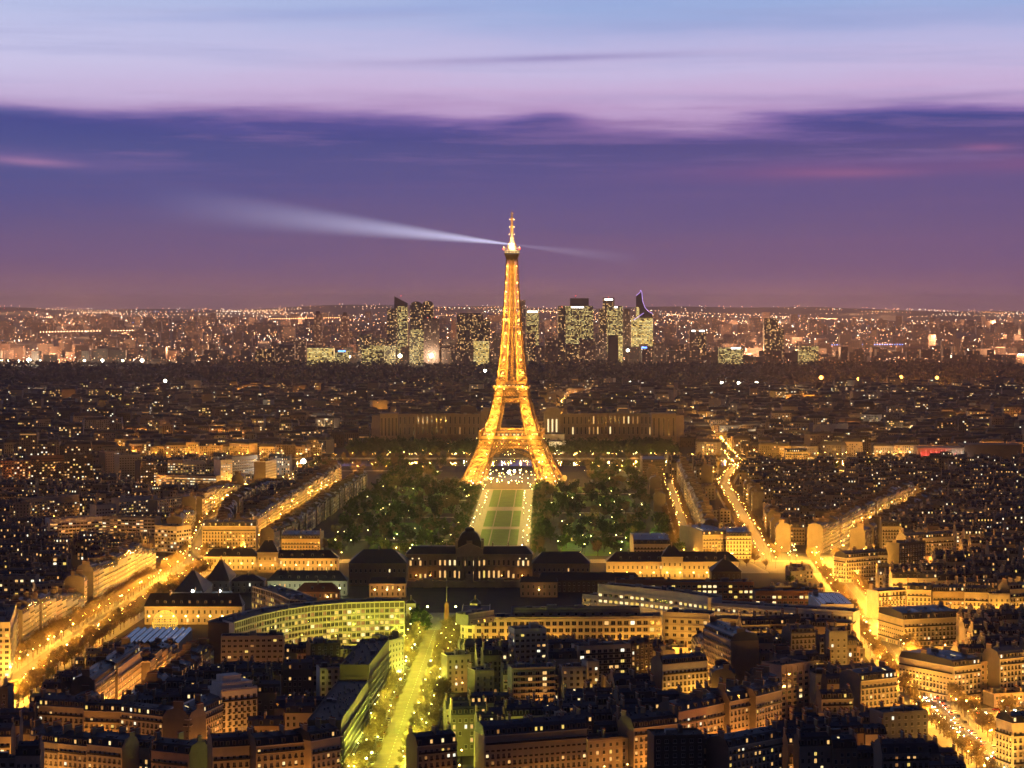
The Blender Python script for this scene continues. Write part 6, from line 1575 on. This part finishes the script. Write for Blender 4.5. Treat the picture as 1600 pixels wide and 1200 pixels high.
# ------------------------------------------------------------------ trees
def tree_meshes(kind, seed):
    r = random.Random(seed); mb = MB(); H_ = 11.5 if kind == 'bare' else 12.5
    tips = []
    th_ = H_*(.3 if kind == 'bare' else .24)
    mb.bar((0,0,-.1), (.1,.05,th_), .24, 'bark', .17, 6)
    for k in range(7):
        a = 2*math.pi*k/7+r.uniform(-.3, .3); el = r.uniform(.5, 1.2); L = r.uniform(.32, .5)*H_; p0 = Vector((.1,.05,th_*r.uniform(.8, 1)))
        p1 = p0+Vector((math.cos(a)*math.cos(el), math.sin(a)*math.cos(el), math.sin(el)))*L*.55
        p2 = p1+Vector((math.cos(a+.3)*math.cos(el+.2), math.sin(a+.3)*math.cos(el+.2), math.sin(el+.2)))*L*.6
        mb.bar(p0, p1, .12, 'bark', .08, 5); mb.bar(p1, p2, .08, 'bark', .03, 4); tips += [p1, p2, (p1+p2)/2]
    mb.bar((.1,.05,th_), (.2,.1,H_*.85), .16, 'bark', .04, 5); tips += [Vector((.2,.1,H_*.8)), Vector((.2,.1,H_*.6))]
    trunk = mb.mesh('trunk'); mb = MB()
    if kind == 'bare':
        for t in tips:
            for k in range(16):
                d = Vector((r.gauss(0,1), r.gauss(0,1), r.gauss(.5,.8))).normalized(); L = r.uniform(.9, 2.4); e = t+d*L; s = d.cross(Vector((r.gauss(0,1), r.gauss(0,1), r.gauss(0,1)))).normalized()*r.uniform(.05, .1)
                mb.add([t-s, t+s, e], [(0, 1, 2)], 'twigs')
                for q in range(3):
                    c = t+d*L*r.uniform(.4, 1); u = Vector((r.gauss(0,1), r.gauss(0,1), r.gauss(.3,1))).normalized(); v = u.cross(Vector((r.gauss(0,1), r.gauss(0,1), r.gauss(0,1)))).normalized()*r.uniform(.06, .16)
                    mb.add([c-v, c+v, c+u*r.uniform(.6, 1.3)], [(0, 1, 2)], 'twigs')
    else:
        cl = [t+Vector((r.gauss(0,.7), r.gauss(0,.7), r.gauss(.3,.6))) for t in tips for _ in (0, 1)]
        for c in cl:
            R_ = r.uniform(.8, 1.7)
            for k in range(16):
                d = Vector((r.gauss(0,1), r.gauss(0,1), r.gauss(0,1))).normalized(); p = c+d*R_*r.uniform(.5, 1.1)
                u = d.cross(Vector((r.gauss(0,1), r.gauss(0,1), r.gauss(0,1)))).normalized(); v = (d+u*r.uniform(-.5,.5)).cross(u).normalized(); s = r.uniform(.22, .5)
                mb.add([p-u*s-v*s*.6, p+u*s*.8-v*s, p+u*s+v*s*.7, p-u*s*.6+v*s], [(0, 1, 2, 3)], 'leaf')
    return trunk, mb.mesh('crown')
TM = {k: [tree_meshes(k, s) for s in range(4)] for k in ('bare', 'leafy')}
for _ in range(620):     # park
    s = rng.choice((-1, 1)); y = rng.uniform(1895, 2870); x = axis_x(y)+s*rng.uniform(36, 158)
    if y > 2610 and abs(x) < 92: continue
    if y < 2020 and rng.random() < .55: continue
    TREES.append((x, y, 'leafy' if rng.random() < .72 else 'bare', rng.uniform(.8, 1.45), 'dark park below the tower'))
y = 1905
while y < 2620:
    for s in (-33, -39, 33, 39): TREES.append((axis_x(y)+s+rng.uniform(-1,1), y+rng.uniform(-2,2), 'leafy' if rng.random() < .5 else 'bare', rng.uniform(.55, .8), 'lawn axis of the park'))
    y += 15
for _ in range(330):
    s = rng.choice((-1, 1)); TREES.append((s*rng.uniform(38, 235), rng.uniform(3165, 3360), 'leafy', rng.uniform(1.2, 1.9), 'garden slope across the river'))
for _ in range(80): TREES.append((rng.choice((-1,1))*rng.uniform(85, 420), rng.uniform(2885, 2985), 'leafy' if rng.random() < .6 else 'bare', rng.uniform(1., 1.5), 'near river bank'))
for _ in range(14): TREES.append((rng.uniform(-68,-56), rng.uniform(1440,1500), 'leafy', rng.uniform(.8,1.1), 'end of the greenish boulevard'))
def build_trees():
    L = [t for t in TREES if -50 < scr(t[0], t[1], 5)[0] < 1650 and scr(t[0], t[1], 12)[1] < 1230]
    L = [t for t in L if seen(Vector((t[0], t[1], 8*t[3])), EYES[:1], 30) or seen(Vector((t[0], t[1], 12*t[3])), EYES[:1], 30)]
    L.sort(key=lambda t: t[1]/t[3]); ind, rest = L[:298], L[298:]
    for i, (x, y, k, s, ph) in enumerate(ind):
        tr, cr = TM[k][i % 4]; o = empty('bare_tree' if k == 'bare' else 'leafy_tree', (x, y, .1), rng.uniform(0, 6.28)); o.scale = (s, s, s*rng.uniform(.9, 1.15))
        tag(o, ('bare winter tree with fine twigs, one of many along the %s' if k == 'bare' else 'dark leafy tree, one of many in the %s') % ph, 'tree', ('bare trees, ' if k == 'bare' else 'leafy trees, ')+ph)
        link('trunk', tr, o); link('crown', cr, o)
    mb = MB()
    for i, (x, y, k, s, ph) in enumerate(rest):
        a = rng.uniform(0, 6.28); c, n = math.cos(a), math.sin(a)
        for me in TM[k][i % 4]:
            vs = [(x+s*(c*v.co.x-n*v.co.y), y+s*(n*v.co.x+c*v.co.y), .1+s*v.co.z) for v in me.vertices]; m = me.materials[0].name
            st = 2 if k == 'leafy' and y > 2200 and me.name.startswith('crown') else 1
            mb.add(vs, [tuple(p.vertices) for p in list(me.polygons)[::st]], m)
    o = mb.build('tree_mass'); tag(o, 'dense mass of further dark trees in the park and along the river', 'trees', kind='stuff')
    print('trees', len(L))
build_trees()

# ------------------------------------------------------------------ cars
for nm, c in (('car_black', (.02,.02,.022)), ('car_silver', (.35,.36,.38)), ('car_white', (.6,.6,.6)), ('car_blue', (.03,.05,.12)), ('car_red', (.25,.03,.02))): pbsdf(nm, c, .35, .2, var=.03)
pbsdf('tyre', (.02,.02,.02), .9)
def build_cars():
    meshes = {}
    for nm in ('black', 'silver', 'white', 'blue', 'red'):
        mb = MB(); pr = [(-2.1,.35),(-2.15,.75),(-1.9,.95),(-1.5,1.0),(-1.0,1.42),(.45,1.45),(1.15,1.0),(1.95,.85),(2.15,.65),(2.15,.35)]
        m = 'car_'+nm
        for s in (-1, 1): mb.poly([(x, s*.85, z) for x, z in (pr if s < 0 else pr[::-1])], m)
        for (x, z), (X, Z) in zip(pr, pr[1:]+pr[:1]):
            g = 'glass' if (x, z) in ((-1.5,1.0),(.45,1.45)) else m
            mb.quad((x,-.85,z),(x,.85,z),(X,.85,Z),(X,-.85,Z), g)
        for s in (-1, 1): mb.quad((-1.2,s*.87,1.02),(.95,s*.87,1.02),(.4,s*.87,1.38),(-.9,s*.87,1.38),'glass')
        for x in (-1.35, 1.35):
            for s in (-1, 1):
                vs = [(x+.33*math.cos(a), s*.88, .33+.33*math.sin(a)) for a in [k*math.pi/4 for k in range(8)]]; mb.poly(vs, 'tyre'); mb.poly([(v[0], s*.68, v[2]) for v in vs], 'tyre')
        meshes[nm] = mb.mesh('car')
    hm = MB(); hm.lathe([(.01,-.26),(.34,-.12),(.34,.12),(.01,.34)], 'head_light', 6); hme = hm.mesh('head_light')
    tm = MB(); tm.lathe([(.01,-.16),(.3,-.1),(.3,.1),(.01,.16)], 'tail_light', 6); tme = tm.mesh('tail_light')
    L = [c for c in CARS if 0 < scr(c[0], c[1], 1)[0] < 1600 and scr(c[0], c[1], 1)[1] < 1215 and seen(Vector((c[0], c[1], 1.8)), EYES[:1], 10)]
    # keep a clear gap between cars
    keep = []; cell = {}
    for c in sorted(L, key=lambda c: (c[1]-(300 if c[4] == 'greenish boulevard' else 0))):
        k = (int(c[0]//5.2), int(c[1]//5.2))
        if any((k[0]+i, k[1]+j) in cell and (cell[k[0]+i, k[1]+j][0]-c[0])**2+(cell[k[0]+i, k[1]+j][1]-c[1])**2 < 14 for i in (-1, 0, 1) for j in (-1, 0, 1)): continue
        cell[k] = c; keep.append(c)
    for x, y, rot, run, ph in keep[:298]:
        nm = rng.choice(('black', 'black', 'silver', 'silver', 'white', 'blue', 'red'))
        o = link('car', meshes[nm], None, (x, y, .25), rot)
        if run:
            tag(o, '%s car with its lights on, among the traffic on the %s' % (nm, ph), 'car', 'cars moving on the '+ph)
            for s in (-.6, .6): link('head_light', hme, o, (2.2, s, .68)); link('tail_light', tme, o, (-2.2, s, .8))
        else: tag(o, '%s car parked with lights off along the %s' % (nm, ph), 'car', 'cars parked along the '+ph)
    print('cars', len(keep))
build_cars()

# ------------------------------------------------------------------ beacon beam and haze
def build_beam():  # beam light is put into the cone as emission, no lamp scatters in it
    for sgn, L, k, lab in ((1, 1150, 1.0, 'broad white searchlight beam sweeping left from the tower top'), (-1, 900, .13, 'faint searchlight beam pointing right from the tower top')):
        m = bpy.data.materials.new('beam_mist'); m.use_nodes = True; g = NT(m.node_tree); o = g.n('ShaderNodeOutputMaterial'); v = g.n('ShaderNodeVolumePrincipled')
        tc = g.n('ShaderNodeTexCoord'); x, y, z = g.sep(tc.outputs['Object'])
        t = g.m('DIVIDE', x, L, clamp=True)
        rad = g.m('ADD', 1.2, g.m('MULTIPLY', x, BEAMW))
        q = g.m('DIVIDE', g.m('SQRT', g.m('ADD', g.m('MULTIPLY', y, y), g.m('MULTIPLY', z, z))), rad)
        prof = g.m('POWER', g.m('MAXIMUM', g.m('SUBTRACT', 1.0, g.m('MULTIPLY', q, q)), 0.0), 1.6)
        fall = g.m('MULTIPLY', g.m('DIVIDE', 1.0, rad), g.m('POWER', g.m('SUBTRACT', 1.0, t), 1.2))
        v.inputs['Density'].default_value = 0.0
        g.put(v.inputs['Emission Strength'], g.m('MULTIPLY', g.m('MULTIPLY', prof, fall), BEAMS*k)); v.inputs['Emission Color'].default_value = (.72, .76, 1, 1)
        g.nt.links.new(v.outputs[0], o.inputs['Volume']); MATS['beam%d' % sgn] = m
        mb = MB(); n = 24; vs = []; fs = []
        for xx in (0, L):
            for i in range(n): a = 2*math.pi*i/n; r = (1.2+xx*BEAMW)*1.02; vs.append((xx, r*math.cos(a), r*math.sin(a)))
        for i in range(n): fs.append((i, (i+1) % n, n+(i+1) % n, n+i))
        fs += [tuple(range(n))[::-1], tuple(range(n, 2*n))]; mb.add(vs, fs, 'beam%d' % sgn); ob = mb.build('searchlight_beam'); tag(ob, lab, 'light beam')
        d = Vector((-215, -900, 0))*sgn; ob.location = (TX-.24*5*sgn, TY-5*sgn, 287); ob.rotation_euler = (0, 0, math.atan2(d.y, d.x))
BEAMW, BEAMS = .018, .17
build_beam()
def build_haze():
    m = bpy.data.materials.new('haze_air'); m.use_nodes = True; g = NT(m.node_tree); o = g.n('ShaderNodeOutputMaterial'); v = g.n('ShaderNodeVolumePrincipled')
    v.inputs['Color'].default_value = (.86, .74, .80, 1); v.inputs['Density'].default_value = HAZE; v.inputs['Anisotropy'].default_value = .35
    g.nt.links.new(v.outputs[0], o.inputs['Volume']); MATS['haze_air'] = m
    mb = MB(); mb.box(-9000, 9000, -60, 27000, -1.5, 345, 'haze_air', True); tag(mb.build('haze'), 'thin evening haze over the whole city', 'haze', kind='stuff')
HAZE = 3.0e-5
if HAZE: build_haze()
